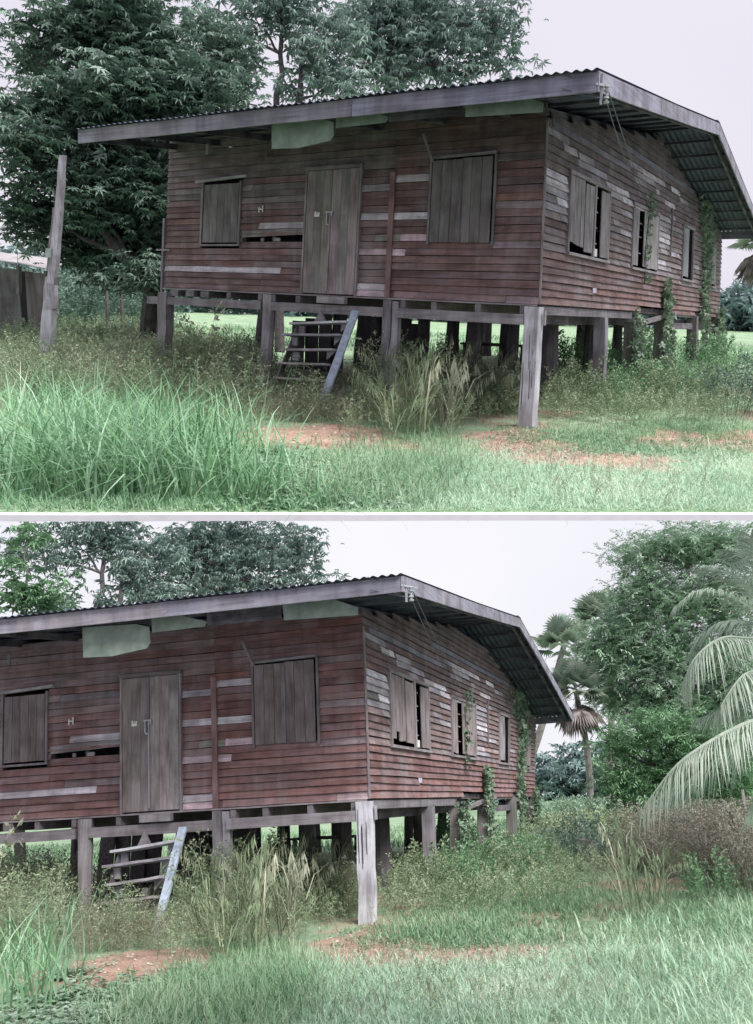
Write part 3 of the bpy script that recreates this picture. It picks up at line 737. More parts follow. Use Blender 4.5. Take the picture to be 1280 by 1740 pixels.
    bar(w, 'floor_beam', (-.02, 8.6, -.02), (-.02, 12.0, -.02), (.025, 0, 0), (0, 0, .03), WY, H, (.24, .22, .24))
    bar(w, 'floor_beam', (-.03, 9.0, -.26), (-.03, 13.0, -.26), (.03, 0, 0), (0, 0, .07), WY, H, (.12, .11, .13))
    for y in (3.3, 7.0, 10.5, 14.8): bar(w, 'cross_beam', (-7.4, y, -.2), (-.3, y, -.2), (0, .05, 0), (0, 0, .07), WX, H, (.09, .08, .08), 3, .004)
    # --- posts
    def post(x, y, r, col, top=-.02, taper=(1.05, .95), mat=WZ, sq=True, lean=0, name='post', lab=None):
        zb = gzz(x, y)-.25
        if sq:
            o = bar(w, name, (x+lean, y, zb), (x, y, top), (r, 0, 0), (0, r, 0), mat, H, col, 8, .010, taper)
        else:
            pts = [(x+lean*(1-k/6), y, zb+(top-zb)*k/6) for k in range(7)]
            rr = [r*(taper[0]+(taper[1]-taper[0])*min(1, (k/6)**.6)) for k in range(7)]
            V, F = tube_vf(pts, rr, 9, .05); o = hobj(w, name, V, F, mat, H, col)
        if lab: o['label'] = lab
    GP = (.62, .62, .70)
    post(-.055, -.03, .105, GP, -.03, (1.02, 1.0), lean=-.02, lab='pale grey cracked corner post')
    V = []; F = []
    for k in range(5):
        xx = -.055+random.uniform(-.08, .08); zz = random.uniform(-1.3, -.4); hh = random.uniform(.2, .4)
        V2, F2 = box_vf((xx-.02*(zz+.03)/-1.7, -.138, zz), (0, 0, hh), (.003, 0, 0), (0, .004, 0), 3, .002); n0 = len(V); V += V2; F += [tuple(i+n0 for i in f) for f in F2]
    hobj(w, 'post_crack', V, F, M_DARK, H)
    bar(w, 'post_bracket', (.09, .02, -.29), (.09, .02, -.09), (.012, 0, 0), (0, .03, 0), WZ, H, (.4, .38, .42))
    post(-2.46, -.04, .065, (.25, .24, .27), -.03, (1.2, 1.1)); post(-2.32, -.02, .055, (.36, .35, .39), -.06, (1.1, 1))
    post(-4.86, -.06, .115, (.34, .32, .35), -.04, (.8, 1.05), sq=False)
    post(-7.36, -.04, .11, (.30, .29, .31), -.1, (.8, 1.05))
    post(-.02, 3.26, .105, (.25, .24, .28), -.14, (1, .95), lean=.03)
    post(-.02, 5.3, .10, (.16, .16, .15), -.2); post(-.02, 7.95, .11, (.18, .18, .17), -.1); post(-.02, 11.7, .13, (.15, .15, .14), 0); post(-.02, 15.0, .12, (.15, .15, .14), .1)
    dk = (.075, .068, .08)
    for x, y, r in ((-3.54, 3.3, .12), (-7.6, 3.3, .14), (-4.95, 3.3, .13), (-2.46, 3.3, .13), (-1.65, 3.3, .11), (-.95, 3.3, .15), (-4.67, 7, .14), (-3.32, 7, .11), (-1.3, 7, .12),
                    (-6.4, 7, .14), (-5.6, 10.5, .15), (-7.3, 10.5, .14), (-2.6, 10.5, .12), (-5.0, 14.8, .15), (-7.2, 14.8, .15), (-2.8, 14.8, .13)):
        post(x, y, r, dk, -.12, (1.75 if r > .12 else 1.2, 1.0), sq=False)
    # --- stairs
    ST = link('staircase', mesh_from('x', [], [], WX), w, H, (-3.4, -.8, -1.0))
    for k, (xl, zl, xr, zr, y, c) in enumerate(((-4.12, -.53, -3.0, -.43, -.32, (.42, .44, .47)), (-4.15, -.72, -3.02, -.65, -.47, (.26, .25, .29)), (-4.0, -.96, -3.05, -.89, -.62, (.30, .29, .32)),
            (-4.0, -1.19, -3.07, -1.13, -.77, (.25, .23, .23)), (-3.94, -1.43, -3.1, -1.38, -.92, (.28, .26, .26)))):
        bar(w, 'stair_tread', (xl, y, zl), (xr, y, zr), (0, .13, -.012), (0, 0, .018), WX, ST, tuple(v*1.5 for v in c), 4, .006)
        if k < 3:
            for xx, zz in ((xl+.12, zl), (xr-.16, zr)):
                V = [(xx, y-.02, zz-.17), (xx+.16, y-.02, zz-.02), (xx, y-.02, zz-.02), (xx, y+.02, zz-.17), (xx+.16, y+.02, zz-.02), (xx, y+.02, zz-.02)] if xx > -3.6 else \
                    [(xx, y-.02, zz-.17), (xx+.12, y-.02, zz-.17), (xx+.12, y-.02, zz-.02), (xx, y-.02, zz-.02), (xx, y+.02, zz-.17), (xx+.12, y+.02, zz-.17), (xx+.12, y+.02, zz-.02), (xx, y+.02, zz-.02)]
                F = [(0, 1, 2), (5, 4, 3), (0, 3, 4, 1), (1, 4, 5, 2), (2, 5, 3, 0)] if len(V) == 6 else [(3, 2, 1, 0), (4, 5, 6, 7), (0, 1, 5, 4), (1, 2, 6, 5), (2, 3, 7, 6), (3, 0, 4, 7)]
                hobj(w, 'stair_cleat', V, F, WX, ST, (.30, .31, .33))
    bar(w, 'stair_stringer', (-3.0, -1.06, -1.78), (-2.93, -.28, -.24), (.055, .02, 0), (0, .016, -.008), M_PAINTBLUE, ST, (.4, .45, .55), 4, .003, label='pale blue plank at the right of the steps')
    bar(w, 'stair_stringer', (-4.0, -.98, -1.72), (-4.03, -.3, -.58), (.012, 0, 0), (0, .05, -.03), WY, ST, (.12, .11, .12), 3, .003)
    V = [(-3.75, -.3, -.50), (-3.5, -.3, -.47), (-3.62, -.28, -.26), (-3.75, -.24, -.50), (-3.5, -.24, -.47), (-3.62, -.24, -.26)]
    hobj(w, 'broken_board', V, [(0, 1, 2), (5, 4, 3), (0, 3, 4, 1), (1, 4, 5, 2), (2, 5, 3, 0)], WX, ST, (.26, .24, .26))
    # --- roof
    R = ROOF[w]; RF = link('roof', mesh_from('x', [], [], WX), w, H, (-3, 7, 3.4))
    nsh = 11
    for side in (0, 1):
        ys = [R['yf']-.08, (R['yf']+R['yr'])/2, R['yr']-.02] if side == 0 else [R['yr']+.02, (R['yr']+R['yb'])/2, R['yb']+.08]
        for s in range(nsh):
            u0, u1 = s/nsh, (s+1)/nsh+(.006 if s < nsh-1 else .004); n = 8*7; V = []; F = []
            for y in ys:
                for i in range(n+1):
                    u = u0+(u1-u0)*i/n; p = roof_pt(w, u, y); fz = R['fh'] if True else 0
                    V.append((p[0], p[1], p[2]+R['fh']+.004+.013*math.sin(u*2*math.pi*72)+.006*math.sin(u*23+y*.6)+.002*(s % 2)))
            for a in range(len(ys)-1):
                for i in range(n): k = a*(n+1)+i; F.append((k, k+1, k+n+2, k+n+1))
            o = hobj(w, 'roofing_sheet', V, F, M_TIN, RF)
            o.data.polygons.foreach_set('use_smooth', np.ones(len(o.data.polygons), dtype=bool))
    FC = [(.25, .25, .33), (.29, .28, .34), (.23, .23, .29)]
    fh = R['fh']
    cuts = [0, .3, .62, 1.0]
    for a, b_ in zip(cuts, cuts[1:]):
        p, q = roof_pt(w, a, R['yf']), roof_pt(w, b_, R['yf'])
        bar(w, 'fascia_board', p+[0.002, 0, fh*.5-.01], q+[-.002, 0, fh*.5-.01], (0, .016, 0), (0, 0, fh*.5-.005), WX, RF, random.choice(FC), 6, .003)
    for ya, yb in ((R['yf'], 1.2), (1.2, 4.4), (4.4, R['yr']), (R['yr'], 11.0), (11.0, R['yb'])):
        p, q = roof_pt(w, 1, ya), roof_pt(w, 1, yb)
        bar(w, 'rake_board', p+[.02, .003, fh*.5-.005], q+[.02, -.003, fh*.5-.005], (.016, 0, 0), (0, 0, fh*.5-.003), WY, RF, tuple(c*1.1 for c in random.choice(FC)), 3, .003)
    p, q = roof_pt(w, 0, R['yb']), roof_pt(w, 1, R['yb'])
    bar(w, 'fascia_board', p+[0, 0, fh*.5-.01], q+[0, 0, fh*.5-.01], (0, .016, 0), (0, 0, fh*.5-.005), WX, RF, FC[0], 3, .003)
    p, q = roof_pt(w, 0, R['yr']), roof_pt(w, 1, R['yr'])
    bar(w, 'ridge_cap', p+[0, 0, fh+.02], q+[.03, 0, fh+.02], (0, .16, 0), (0, 0, .012), M_TIN, RF, None, 6, .003)
    for y in np.linspace(R['yf']+.5, R['yb']-.5, 19):
        p, q = roof_pt(w, 0, y), roof_pt(w, .997, y)
        bar(w, 'purlin', p+[0, 0, fh*.75], q+[0, 0, fh*.75], (0, .02, 0), (0, 0, .022), WX, RF, (.06, .065, .10))
    for u in (.02, .14, .27, .40, .53, .66, .79, .845, .985):
        for ya, yb in ((R['yf']+.03, R['yr']-.02), (R['yr']+.02, R['yb']-.03)):
            p, q = roof_pt(w, u, ya), roof_pt(w, u, yb)
            if u == .845 : p = p+np.array([0, 0, 0])
            bar(w, 'rafter', p+[0, 0, fh*.28], q+[0, 0, fh*.28], (.022, 0, 0), (0, 0, .05), WY, RF, (.05, .055, .08))
    # dark boarding of the upper wall strip, green boards and sticks below the eave
    def panel(pts, col, lab=None, y=-1.95):
        n = len(pts); V = [(x, y, z) for x, z in pts]+[(x, y+.02, z) for x, z in pts]
        F = [tuple(range(n))[::-1], tuple(range(n, 2*n))]+[(i, (i+1) % n, n+(i+1) % n, n+i) for i in range(n)]
        o = hobj(w, 'green_board', V, F, M_GREENPAINT if col else WX, H, None if col else (.05, .05, .06))
        if lab: o['label'] = lab
    up = .04 if w == 0 else .11
    panel([(-3.48, 2.36+up), (-3.46, 2.02+up*.3), (-3.0, 2.0+up*.3), (-2.44, 2.06+up*.3), (-2.38, 2.12+up*.5), (-2.4, 2.27+up), (-2.6, 2.33+up)], 1, 'green board with rounded right end')
    panel([(-2.36, 2.42+up), (-2.35, 2.19+up), (-1.55, 2.2+up), (-1.5, 2.26+up), (-1.95, 2.40+up)], 1, 'small green board in the middle')
    panel([(-.39, 2.44+up), (-.37, 2.17+up), (.66, 2.14+up), (.66, 2.24+up), (.31, 2.39+up)], 1, 'large green board nearest the house corner')
    panel([(-1.5, 2.4+up), (-1.5, 2.2+up), (-.41, 2.2+up), (-.41, 2.4+up)], 0)
    bar(w, 'hanging_stick', (-1.97, -.1, 2.45), (-1.76, -.14, 2.03), (.022, 0, 0), (0, .01, 0), WZ, H, (.28, .27, .3))
    bar(w, 'hanging_stick', (-5.4, -1.2, 2.2), (-5.39, -1.2, 2.36), (.03, 0, 0), (0, .01, 0), WZ, H, (.24, .24, .28))
    # --- electric bracket and wires
    bx = ROOF[w]['xf']+.04; z0 = ROOF[w]['zf']
    br = bar(w, 'insulator_bracket', (bx, -2.12, z0-.12), (bx+.01, -2.12, z0+.2), (.012, 0, 0), (0, .012, 0), M_METAL, H)
    bar(w, 'bracket_arm', (bx-.02, -2.2, z0+.08), (bx+.1, -2.0, z0+.08), (0, 0, .012), (.01, .01, 0), M_METAL, br)
    for zz in (z0+.05, z0-.07):
        V, F = tube_vf([(bx+.05, -2.08, zz-.035), (bx+.05, -2.08, zz-.015), (bx+.05, -2.08, zz-.012), (bx+.05, -2.08, zz+.012), (bx+.05, -2.08, zz+.015), (bx+.05, -2.08, zz+.035)], [.03, .035, .018, .018, .035, .03], 10)
        hobj(w, 'insulator', V, F, M_CERAMIC, br)
    V, F = tube_vf([(bx+.05, -2.08, z0-.03), (bx+.05, -2.08, z0+.02)], [.012, .012], 6); hobj(w, 'bracket_pin', V, F, M_METAL, br)
    for a, b_, sag in (((bx+.05, -2.08, z0-.07), (.04, 5.2, 2.25), .10), ((bx+.06, -2.06, z0+.05), (.05, 6.1, 2.05), .08), ((bx+.03, -2.12, z0+.05), (bx-.45, -2.25, z0+.22), .0), ((bx+.03, -2.12, z0-.06), (bx-.42, -2.24, z0+.06), .01)):
        pts = [np.array(a)*(1-t)+np.array(b_)*t-np.array([0, 0, 4*sag*t*(1-t)]) for t in np.linspace(0, 1, 9)]
        V, F = tube_vf(pts, [.0065]*9, 5); hobj(w, 'wire', V, F, M_WIRE, H)
    return H
for w in (0, 1): build_house(w)
#@@VEG
# ------------------------------------------------------------------ vegetation and yard things
random.seed(21)
def limb(a, b, r0, r1, n=5, wob=.12, sides=7):
    a = np.array(a, float); b = np.array(b, float); L = np.linalg.norm(b-a); pts = []
    for i in range(n+1):
        t = i/n; p = a*(1-t)+b*t
        if 0 < i < n: p = p+np.array([random.gauss(0, wob), random.gauss(0, wob), random.gauss(0, wob)])*L*.35
        pts.append(p)
    return tube_vf(pts, [r0+(r1-r0)*i/n for i in range(n+1)], sides, .08)
def tree(name, base, forks, blobs, tpl, nper, size, mat, bark, label, cat='tree', ws=(0, 1), r0=.2, group=None, shell=.55, clump=14, csz=.35, sub=3, tiltr=(-.6, 1.0)):
    """base (x,y,z), forks: list of trunk polylines; blobs: (centre, rx, ry, rz); leaves in clumps through the blobs"""
    base = np.array(base, float); parts = []
    for f in forks:
        n = len(f); pts = [np.array(p, float) for p in f]
        dense = []
        for a, b in zip(pts, pts[1:]):
            for k in range(3): dense.append(a+(b-a)*k/3+np.array([random.gauss(0, .04), random.gauss(0, .04), 0]))
        dense.append(pts[-1]); m = len(dense)
        parts.append(tube_vf([d-base for d in dense], [r0*(1-.72*i/(m-1)) for i in range(m)], 9, .08))
    tips = [np.array(p, float) for f in forks for p in f[1:]]
    pos = []; ou = []
    tot = sum(b[1]*b[2]*b[3] for b in blobs)**1.0
    for c, rx, ry, rz in blobs:
        c = np.array(c, float)
        near = min(tips, key=lambda t: np.linalg.norm(t-c)+(0 if t[2] < c[2] else 1.5))
        parts.append(limb(near-base, c-base, r0*.28, r0*.07, 5, .08, 6))
        k = max(6, int(nper*(rx*ry*rz)**.667))
        for _ in range(k):
            d = RNG.normal(0, 1, 3); d /= np.linalg.norm(d); rr = RNG.uniform(shell, 1.0)**.8
            cl = c+d*np.array([rx, ry, rz])*rr
            if _ % 5 == 0: parts.append(limb(c+(cl-c)*.1-base, cl-base, r0*.08, r0*.02, 3, .06, 4))
            m = clump
            q = cl+RNG.normal(0, csz, (m, 3))*np.array([1, 1, .6]); pos.append(q); ou.append(np.clip(RNG.normal(.45, .2)+RNG.normal(0, .12, m), 0, 1))
    pos = np.concatenate(pos); rn = np.concatenate(ou); lst = []
    kk = RNG.integers(0, len(tpl), len(pos))
    for j, (tv, tf) in enumerate(tpl):
        s = kk == j; m = int(s.sum())
        lst.append(inst(tv, tf, pos[s]-base, RNG.uniform(0, 6.283, m), RNG.uniform(tiltr[0], tiltr[1], m), size*RNG.uniform(.45, 1.45, m), rn[s]))
    V, F, R = cat_inst(lst)
    mc = mesh_from('crown', V, F, mat, R); TV, TF = merge(parts); mt = mesh_from('trunk', TV, TF, bark)
    for w in ws:
        o = (base[0], base[1], base[2]+DZ[w])
        r = link(name, None, w, None, o, None, label.format(PLACES[w]), cat, group)
        link('trunk', mt, w, r, o); link('crown', mc, w, r, o)
def B_(w, px, py, dep, rpx, rpy, rd=None):      # crown lobe seen at a picture point, dep metres off, as a real ellipsoid
    c = pt(w, px, py, dep)-np.array([0, 0, DZ[w]]); a = rpx*dep/FPX; b = rpy*dep/FPX
    return (c, a, rd if rd else a, b)
def P_(w, px, py, dep): return pt(w, px, py, dep)-np.array([0, 0, DZ[w]])
random.seed(5)
ROS = [rosette(7, 1.0, .15, .3) for _ in range(3)]+[rosette(6, 1.0, .14, .6)]
SPR = [spray(9, 1.0, .05, .42) for _ in range(4)]
NAR = [rosette(7, 1.0, .10, .9) for _ in range(3)]+[rosette(6, 1.0, .11, .4)]
FINE = [spray(13, 1.0, .045, .3) for _ in range(3)]

# big broad-leaved tree left of the house
b0 = ground_at(0, 232, 560); b0 = (-10.6, 2.4, gz(-10.6, 2.4))
D = 18.5
tree('broadleaf_tree', b0, [[b0, P_(0, 255, 500, D), P_(0, 285, 440, D), P_(0, 270, 330, D), P_(0, 200, 200, D), P_(0, 170, 60, D)], [P_(0, 262, 490, D), P_(0, 215, 435, D), P_(0, 150, 350, D)], [P_(0, 275, 400, D), P_(0, 330, 300, D+1), P_(0, 330, 160, D+1)]],
     [B_(0, 150, 55, D, 75, 60), B_(0, 235, 85, D, 90, 70), B_(0, 60, 40, D, 42, 22), B_(0, 45, 95, D, 26, 12), B_(0, 330, 150, D, 85, 50), B_(0, 190, 170, D-.5, 85, 60), B_(0, 100, 190, D, 70, 60), B_(0, 50, 260, D-1, 50, 80), B_(0, 150, 290, D, 80, 80),
      B_(0, 240, 250, D+.5, 80, 70), B_(0, 60, 370, D, 60, 55), B_(0, 170, 390, D+1, 80, 60), B_(0, 250, 380, D+1, 60, 80), B_(0, 330, 290, D+3, 70, 60), B_(0, 280, 170, D-.6, 80, 45), B_(0, 200, 10, D, 100, 30), B_(0, 390, 110, D+2, 38, 55), B_(0, 345, 60, D+1, 25, 30), B_(0, 225, 150, D-1, 60, 40), B_(0, 150, 415, D+1, 55, 35), B_(0, 205, 425, D+1.6, 60, 42), B_(0, 262, 440, D+2, 42, 50), B_(0, 240, 330, D-.4, 60, 70), B_(0, 175, 350, D-.2, 60, 60), B_(0, 250, 462, D-.6, 42, 26), B_(0, 190, 455, D+.6, 48, 24), B_(0, 60, 100, D+1, 40, 20), B_(0, 30, 180, D-.5, 26, 24)],
     ROS, 120, .165, M_LEAFBIG, M_BARK, 'large dark tree with hand-shaped leaves left of the {} house', r0=.24, shell=.2, clump=8, csz=.30, ws=(0,), tiltr=(-.5, .9))
# tall trees rising behind the roof
D = 26
b1 = P_(0, 476, 540, D); b1[2] = gz(b1[0], b1[1])
tree('tall_tree', b1, [[b1, P_(0, 474, 380, D), P_(0, 474, 200, D), P_(0, 474, 90, D), P_(0, 480, -10, D)], [P_(0, 474, 300, D), P_(0, 508, 170, D), P_(0, 512, 90, D)]],
     [B_(0, 510, 35, D, 50, 26), B_(0, 430, 25, D, 45, 20), B_(0, 530, 100, D, 50, 42), B_(0, 500, 150, D, 26, 22), B_(0, 400, 70, D, 40, 26), B_(0, 570, 55, D, 40, 40), B_(0, 575, 140, D, 40, 30), B_(0, 405, 165, D, 38, 20), B_(0, 470, -10, D, 80, 18), B_(0, 340, 40, D, 40, 30)],
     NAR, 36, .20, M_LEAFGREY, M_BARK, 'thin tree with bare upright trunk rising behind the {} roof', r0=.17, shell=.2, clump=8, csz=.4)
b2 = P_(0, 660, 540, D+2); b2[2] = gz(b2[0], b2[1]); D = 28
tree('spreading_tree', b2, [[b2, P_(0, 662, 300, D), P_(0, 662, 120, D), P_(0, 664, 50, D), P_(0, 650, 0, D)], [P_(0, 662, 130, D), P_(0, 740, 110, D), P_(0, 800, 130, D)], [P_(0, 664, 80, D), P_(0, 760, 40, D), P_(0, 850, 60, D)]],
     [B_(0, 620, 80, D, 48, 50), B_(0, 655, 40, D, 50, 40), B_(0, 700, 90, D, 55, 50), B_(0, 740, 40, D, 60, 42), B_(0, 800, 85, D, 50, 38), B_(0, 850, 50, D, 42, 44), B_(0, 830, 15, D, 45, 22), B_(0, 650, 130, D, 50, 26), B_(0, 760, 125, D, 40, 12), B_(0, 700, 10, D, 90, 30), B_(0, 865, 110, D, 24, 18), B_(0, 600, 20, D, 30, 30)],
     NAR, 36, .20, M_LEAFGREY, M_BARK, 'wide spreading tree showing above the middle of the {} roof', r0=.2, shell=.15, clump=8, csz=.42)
# lower-left bough in the lower place
D = 19
b3 = P_(1, 40, 1420, D); b3[2] = gz(b3[0], b3[1])
tree('leafy_tree', b3, [[b3, P_(1, 45, 1250, D), P_(1, 40, 1010, D)]], [B_(1, 45, 1015, D, 55, 38), B_(1, 20, 960, D, 22, 30), B_(1, 80, 1000, D, 26, 25), B_(1, 45, 915, D+2, 35, 16)], ROS, 60, .17, M_LEAFGREEN, M_BARK, 'green leafy tree over the left end of the {} roof', ws=(1,), r0=.14, shell=.2, clump=8, csz=.25)

# --- palms
def sugar_palm(base, top, r, label, ws, skirt=True, group=None, n=38):
    base = np.array(base, float); top = np.array(top, float); H = top-base
    sl_ = .62 if r < 1.3 else 1.0; pts = [H*t+np.array([.35*math.sin(t*2.6), 0, 0])*(1-t)*2*t for t in np.linspace(0, 1, 10)]
    TV, TF = tube_vf(pts, [sl_*(.26-.10*t) for t in np.linspace(0, 1, 10)], 10, .04)
    mt = mesh_from('trunk', TV, TF, M_BARKPALE)
    def fan(c, d, R, droop, mk):        # a stiff fan leaf at the end of a stalk
        V = []; F = []; d = np.array(d)/np.linalg.norm(d); up = np.array([0, 0, 1.0]); s = np.cross(d, up); s /= np.linalg.norm(s)+1e-6; u = np.cross(s, d)
        st = np.array(c)+d*R*.75
        V += [np.array(c), np.array(c)+s*.03, st]; F.append((0, 1, 2))
        nb = 22
        for k in range(nb):
            a = -2.1+4.2*k/(nb-1); dr = d*math.cos(a)+s*math.sin(a)+u*(.25*math.cos(a*2)); l = R*(.62+.1*random.random())*(1-.12*abs(a))
            e = st+dr*l; e[2] -= droop*l; m_ = st+dr*l*.55; wv = (-d*math.sin(a)+s*math.cos(a))*.045*R; n0 = len(V)
            V += [st, m_+wv, e, m_-wv]; F += [(n0, n0+1, n0+2), (n0, n0+2, n0+3)]
        return V, F
    L = []; Ld = []
    for k in range(n):
        a = random.uniform(0, 6.283); el = random.uniform(-.35, 1.4)
        v, f = fan((0, 0, 0), (math.cos(a)*math.cos(el), math.sin(a)*math.cos(el), math.sin(el)), r*random.uniform(.75, 1), .15+max(0, -el)*.4, 0)
        L.append((np.array(v)+H, np.array(f), np.clip(random.gauss(.5, .22), 0, 1)*np.ones(len(v))))
    for k in range(n if skirt else 0):
        a = random.uniform(0, 6.283); el = random.uniform(-1.35, -.7)
        v, f = fan((0, 0, -.1*r*k/n), (math.cos(a)*math.cos(el), math.sin(a)*math.cos(el), math.sin(el)), r*random.uniform(.6, .9), .55, 0)
        L.append(None) if 0 else Ld.append((np.array(v)+H-np.array([0, 0, .25*r]), np.array(f), random.random()*np.ones(len(v))))
    mc = mesh_from('crown', *[a for a in (lambda q: (q[0], q[1]))(cat_inst(L))], M_PALM, cat_inst(L)[2])
    md = None
    if Ld: q = cat_inst(Ld); md = mesh_from('dead_fronds', q[0], q[1], M_DEADPALM, q[2])
    for w in ws:
        o = (base[0], base[1], base[2]+DZ[w]); t = link('sugar_palm', None, w, None, o, None, label.format(PLACES[w]), 'palm tree', group)
        link('trunk', mt, w, t, o); link('crown', mc, w, t, o)
        if md: link('dead_fronds', md, w, t, o)
random.seed(8)
def pbase(w, px, py, dep): p = P_(w, px, py, dep); p[2] = gz(p[0], p[1]); return p
sugar_palm(pbase(1, 1006, 1400, 33), P_(1, 978, 1172, 33), 1.15, 'sugar palm with a skirt of dead brown fronds beside the {} roof end', (1,))
sugar_palm(pbase(1, 870, 1400, 48), P_(1, 958, 1098, 48), 1.6, 'pale sugar palm whose crown peeps over the rear roof end of the {} house', (1,), False)
sugar_palm(pbase(1, 1040, 1400, 52), P_(1, 1033, 1050, 52), 1.8, 'tallest sugar palm, hanging pale fronds before the feathery tree, {} scene', (1,))
sugar_palm(pbase(0, 1300, 560, 40), P_(0, 1300, 405, 40), 1.4, 'small dark palm at the right edge behind the {} house', (0,), True)
def frond(pts, ll, hang, n=76, wd=.0115, side=None):
    """feather frond: spine through pts, leaflets of length ll drooping by hang"""
    P = [np.array(p, float) for p in pts]; dense = []
    m = len(P)
    for i in range(m-1):
        a = P[max(i-1, 0)]; b = P[i]; c = P[i+1]; d = P[min(i+2, m-1)]
        for k in range(8):
            t = k/8; dense.append(.5*((2*b)+(-a+c)*t+(2*a-5*b+4*c-d)*t*t+(-a+3*b-3*c+d)*t**3))
    dense.append(P[-1]); V = []; F = []
    def q(a, b, c, d): n0 = len(V); V.extend([a, b, c, d]); F.extend([(n0, n0+1, n0+2), (n0, n0+2, n0+3)])
    N_ = len(dense)
    for i in range(N_-1):
        r = .035*(1-i/N_)+.004; z = np.array([0, 0, r]); q(dense[i]-z, dense[i]+z, dense[i+1]+z, dense[i+1]-z)
        x = np.array([r, 0, 0]); q(dense[i]-x, dense[i]+x, dense[i+1]+x, dense[i+1]-x)
    for k in range(n):
        t = .1+.9*k/n; f = t*(N_-1); i = min(int(f), N_-2); p = dense[i]+(dense[i+1]-dense[i])*(f-i); d = dense[i+1]-dense[i]; d /= np.linalg.norm(d)
        s = np.cross(d, [0, 0, 1]); s /= np.linalg.norm(s)+1e-6
        for sg in (-1, 1):
            l = ll*(1-.55*t**3)*(.55+.45*min(1, t*4))*random.uniform(.6, 1.15); dr = s*sg*random.uniform(.5, .8)+d*random.uniform(.45, .75)
            h = hang*random.uniform(.8, 1.2); p1 = p+dr*l*.4+np.array([0, 0, .03-h*l*.22]); p2 = p+dr*l*.75+np.array([0, 0, -h*l*.8]); w_ = d*wd
            n0 = len(V); V.extend([p-w_*.5, p+w_*.5, p1+w_, p1-w_, p2]); F.extend([(n0, n0+1, n0+2), (n0, n0+2, n0+3), (n0+3, n0+2, n0+4)])
    return V, F
def coconut(w, base, fr, label, name='coconut_palm', trunk=True, ll=.8):
    base = np.array(base, float); o = (base[0], base[1], base[2]+DZ[w])
    T = link(name, None, w, None, o, None, label, 'palm tree')
    top = np.array(fr[0][0][0], float)
    pts = [(top-base)*t+np.array([.2*math.sin(t*3), 0, 0]) for t in np.linspace(0, 1, 9)]
    TV, TF = tube_vf(pts, [.17-.05*t for t in np.linspace(0, 1, 9)], 9, .05); link('trunk', mesh_from('trunk', TV, TF, M_BARKPALE), w, T, o)
    for pts, hang, tone in fr:
        V, F = frond([np.array(p)-base for p in pts], ll, hang)
        link('frond', mesh_from('frond', V, np.array(F), M_PALM, np.clip(RNG.normal(tone, .12, len(V)), 0, 1)), w, T, o)
random.seed(9)
def X(px, py, d): return P_(1, px, py, d)
D = 13.0
hub = X(1330, 1075, D)
coconut(1, pbase(1, 1345, 1500, D), [
    ([hub, X(1280, 1085, D-.4), X(1225, 1085, D-.8), X(1180, 1120, D-1), X(1158, 1175, D-1)], .95, .62), ([hub, X(1290, 1040, D), X(1235, 1010, D), X(1185, 1005, D), X(1150, 1030, D)], .35, .5),
    ([hub, X(1290, 1020, D+.5), X(1240, 975, D+.5), X(1190, 965, D+.5)], .2, .45), ([hub, X(1300, 1000, D+1), X(1270, 950, D+1), X(1240, 935, D+1)], .3, .4),
    ([hub, X(1300, 1130, D-.8), X(1260, 1150, D-1.2), X(1225, 1200, D-1.4)], .9, .7), ([hub, X(1290, 1062, D+.8), X(1240, 1055, D+1.2), X(1195, 1080, D+1.6), X(1170, 1125, D+1.8)], .6, .4), ([hub, X(1310, 990, D-.6), X(1290, 940, D-.8), X(1275, 910, D-.8)], .3, .55), ([hub, X(1350, 1010, D), X(1400, 960, D), X(1450, 970, D)], .4, .5), ([hub, X(1380, 1080, D), X(1440, 1120, D), X(1470, 1200, D)], .8, .5)],
    'coconut palm leaning in from the right edge, its fronds hanging over the feathery tree')
hub = X(1335, 1215, 11)
coconut(1, pbase(1, 1360, 1560, 11), [
    ([hub, X(1280, 1225, 10.8), X(1215, 1255, 10.6), X(1150, 1300, 10.5), X(1095, 1370, 10.5)], .95, .75), ([hub, X(1290, 1250, 11.5), X(1220, 1290, 11.6), X(1165, 1330, 11.7), X(1130, 1345, 11.8)], .85, .25),
    ([hub, X(1290, 1190, 12), X(1240, 1200, 12.4), X(1190, 1220, 12.8)], .8, .3), ([hub, X(1310, 1280, 10.5), X(1285, 1350, 10.4), X(1275, 1400, 10.4)], .4, .6), ([hub, X(1400, 1190, 11), X(1460, 1240, 11)], .7, .5)],
    'low coconut palm at the right edge with one frond sweeping down to the scrub', 'low_coconut_palm', ll=.75)

# --- feathery tree, hedge trees of the lower place
D = 34
bf = pbase(1, 1150, 1420, D)
tree('feathery_tree', bf, [[bf, X(1150, 1330, D), X(1165, 1200, D), X(1150, 1080, D), X(1170, 960, D)], [X(1160, 1260, D), X(1110, 1180, D), X(1080, 1100, D)], [X(1160, 1230, D), X(1220, 1120, D), X(1240, 1000, D)]],
     [B_(1, 1085, 945, D, 42, 24), B_(1, 1150, 930, D, 60, 32), B_(1, 1230, 930, D, 60, 40), B_(1, 1090, 1000, D, 45, 28), B_(1, 1060, 1060, D, 50, 35), B_(1, 1140, 1020, D, 70, 50), B_(1, 1220, 1020, D, 70, 60), B_(1, 1040, 1120, D, 55, 40), B_(1, 1120, 1110, D, 75, 55),
      B_(1, 1210, 1120, D, 70, 60), B_(1, 1060, 1180, D, 60, 36), B_(1, 1130, 1200, D, 70, 50), B_(1, 1200, 1220, D, 70, 60), B_(1, 1020, 1090, D, 26, 20), B_(1, 1255, 1190, D, 50, 70)],
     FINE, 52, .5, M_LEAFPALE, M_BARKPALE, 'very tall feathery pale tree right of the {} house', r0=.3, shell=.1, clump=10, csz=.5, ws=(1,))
D = 27
bf = pbase(1, 1105, 1440, D)
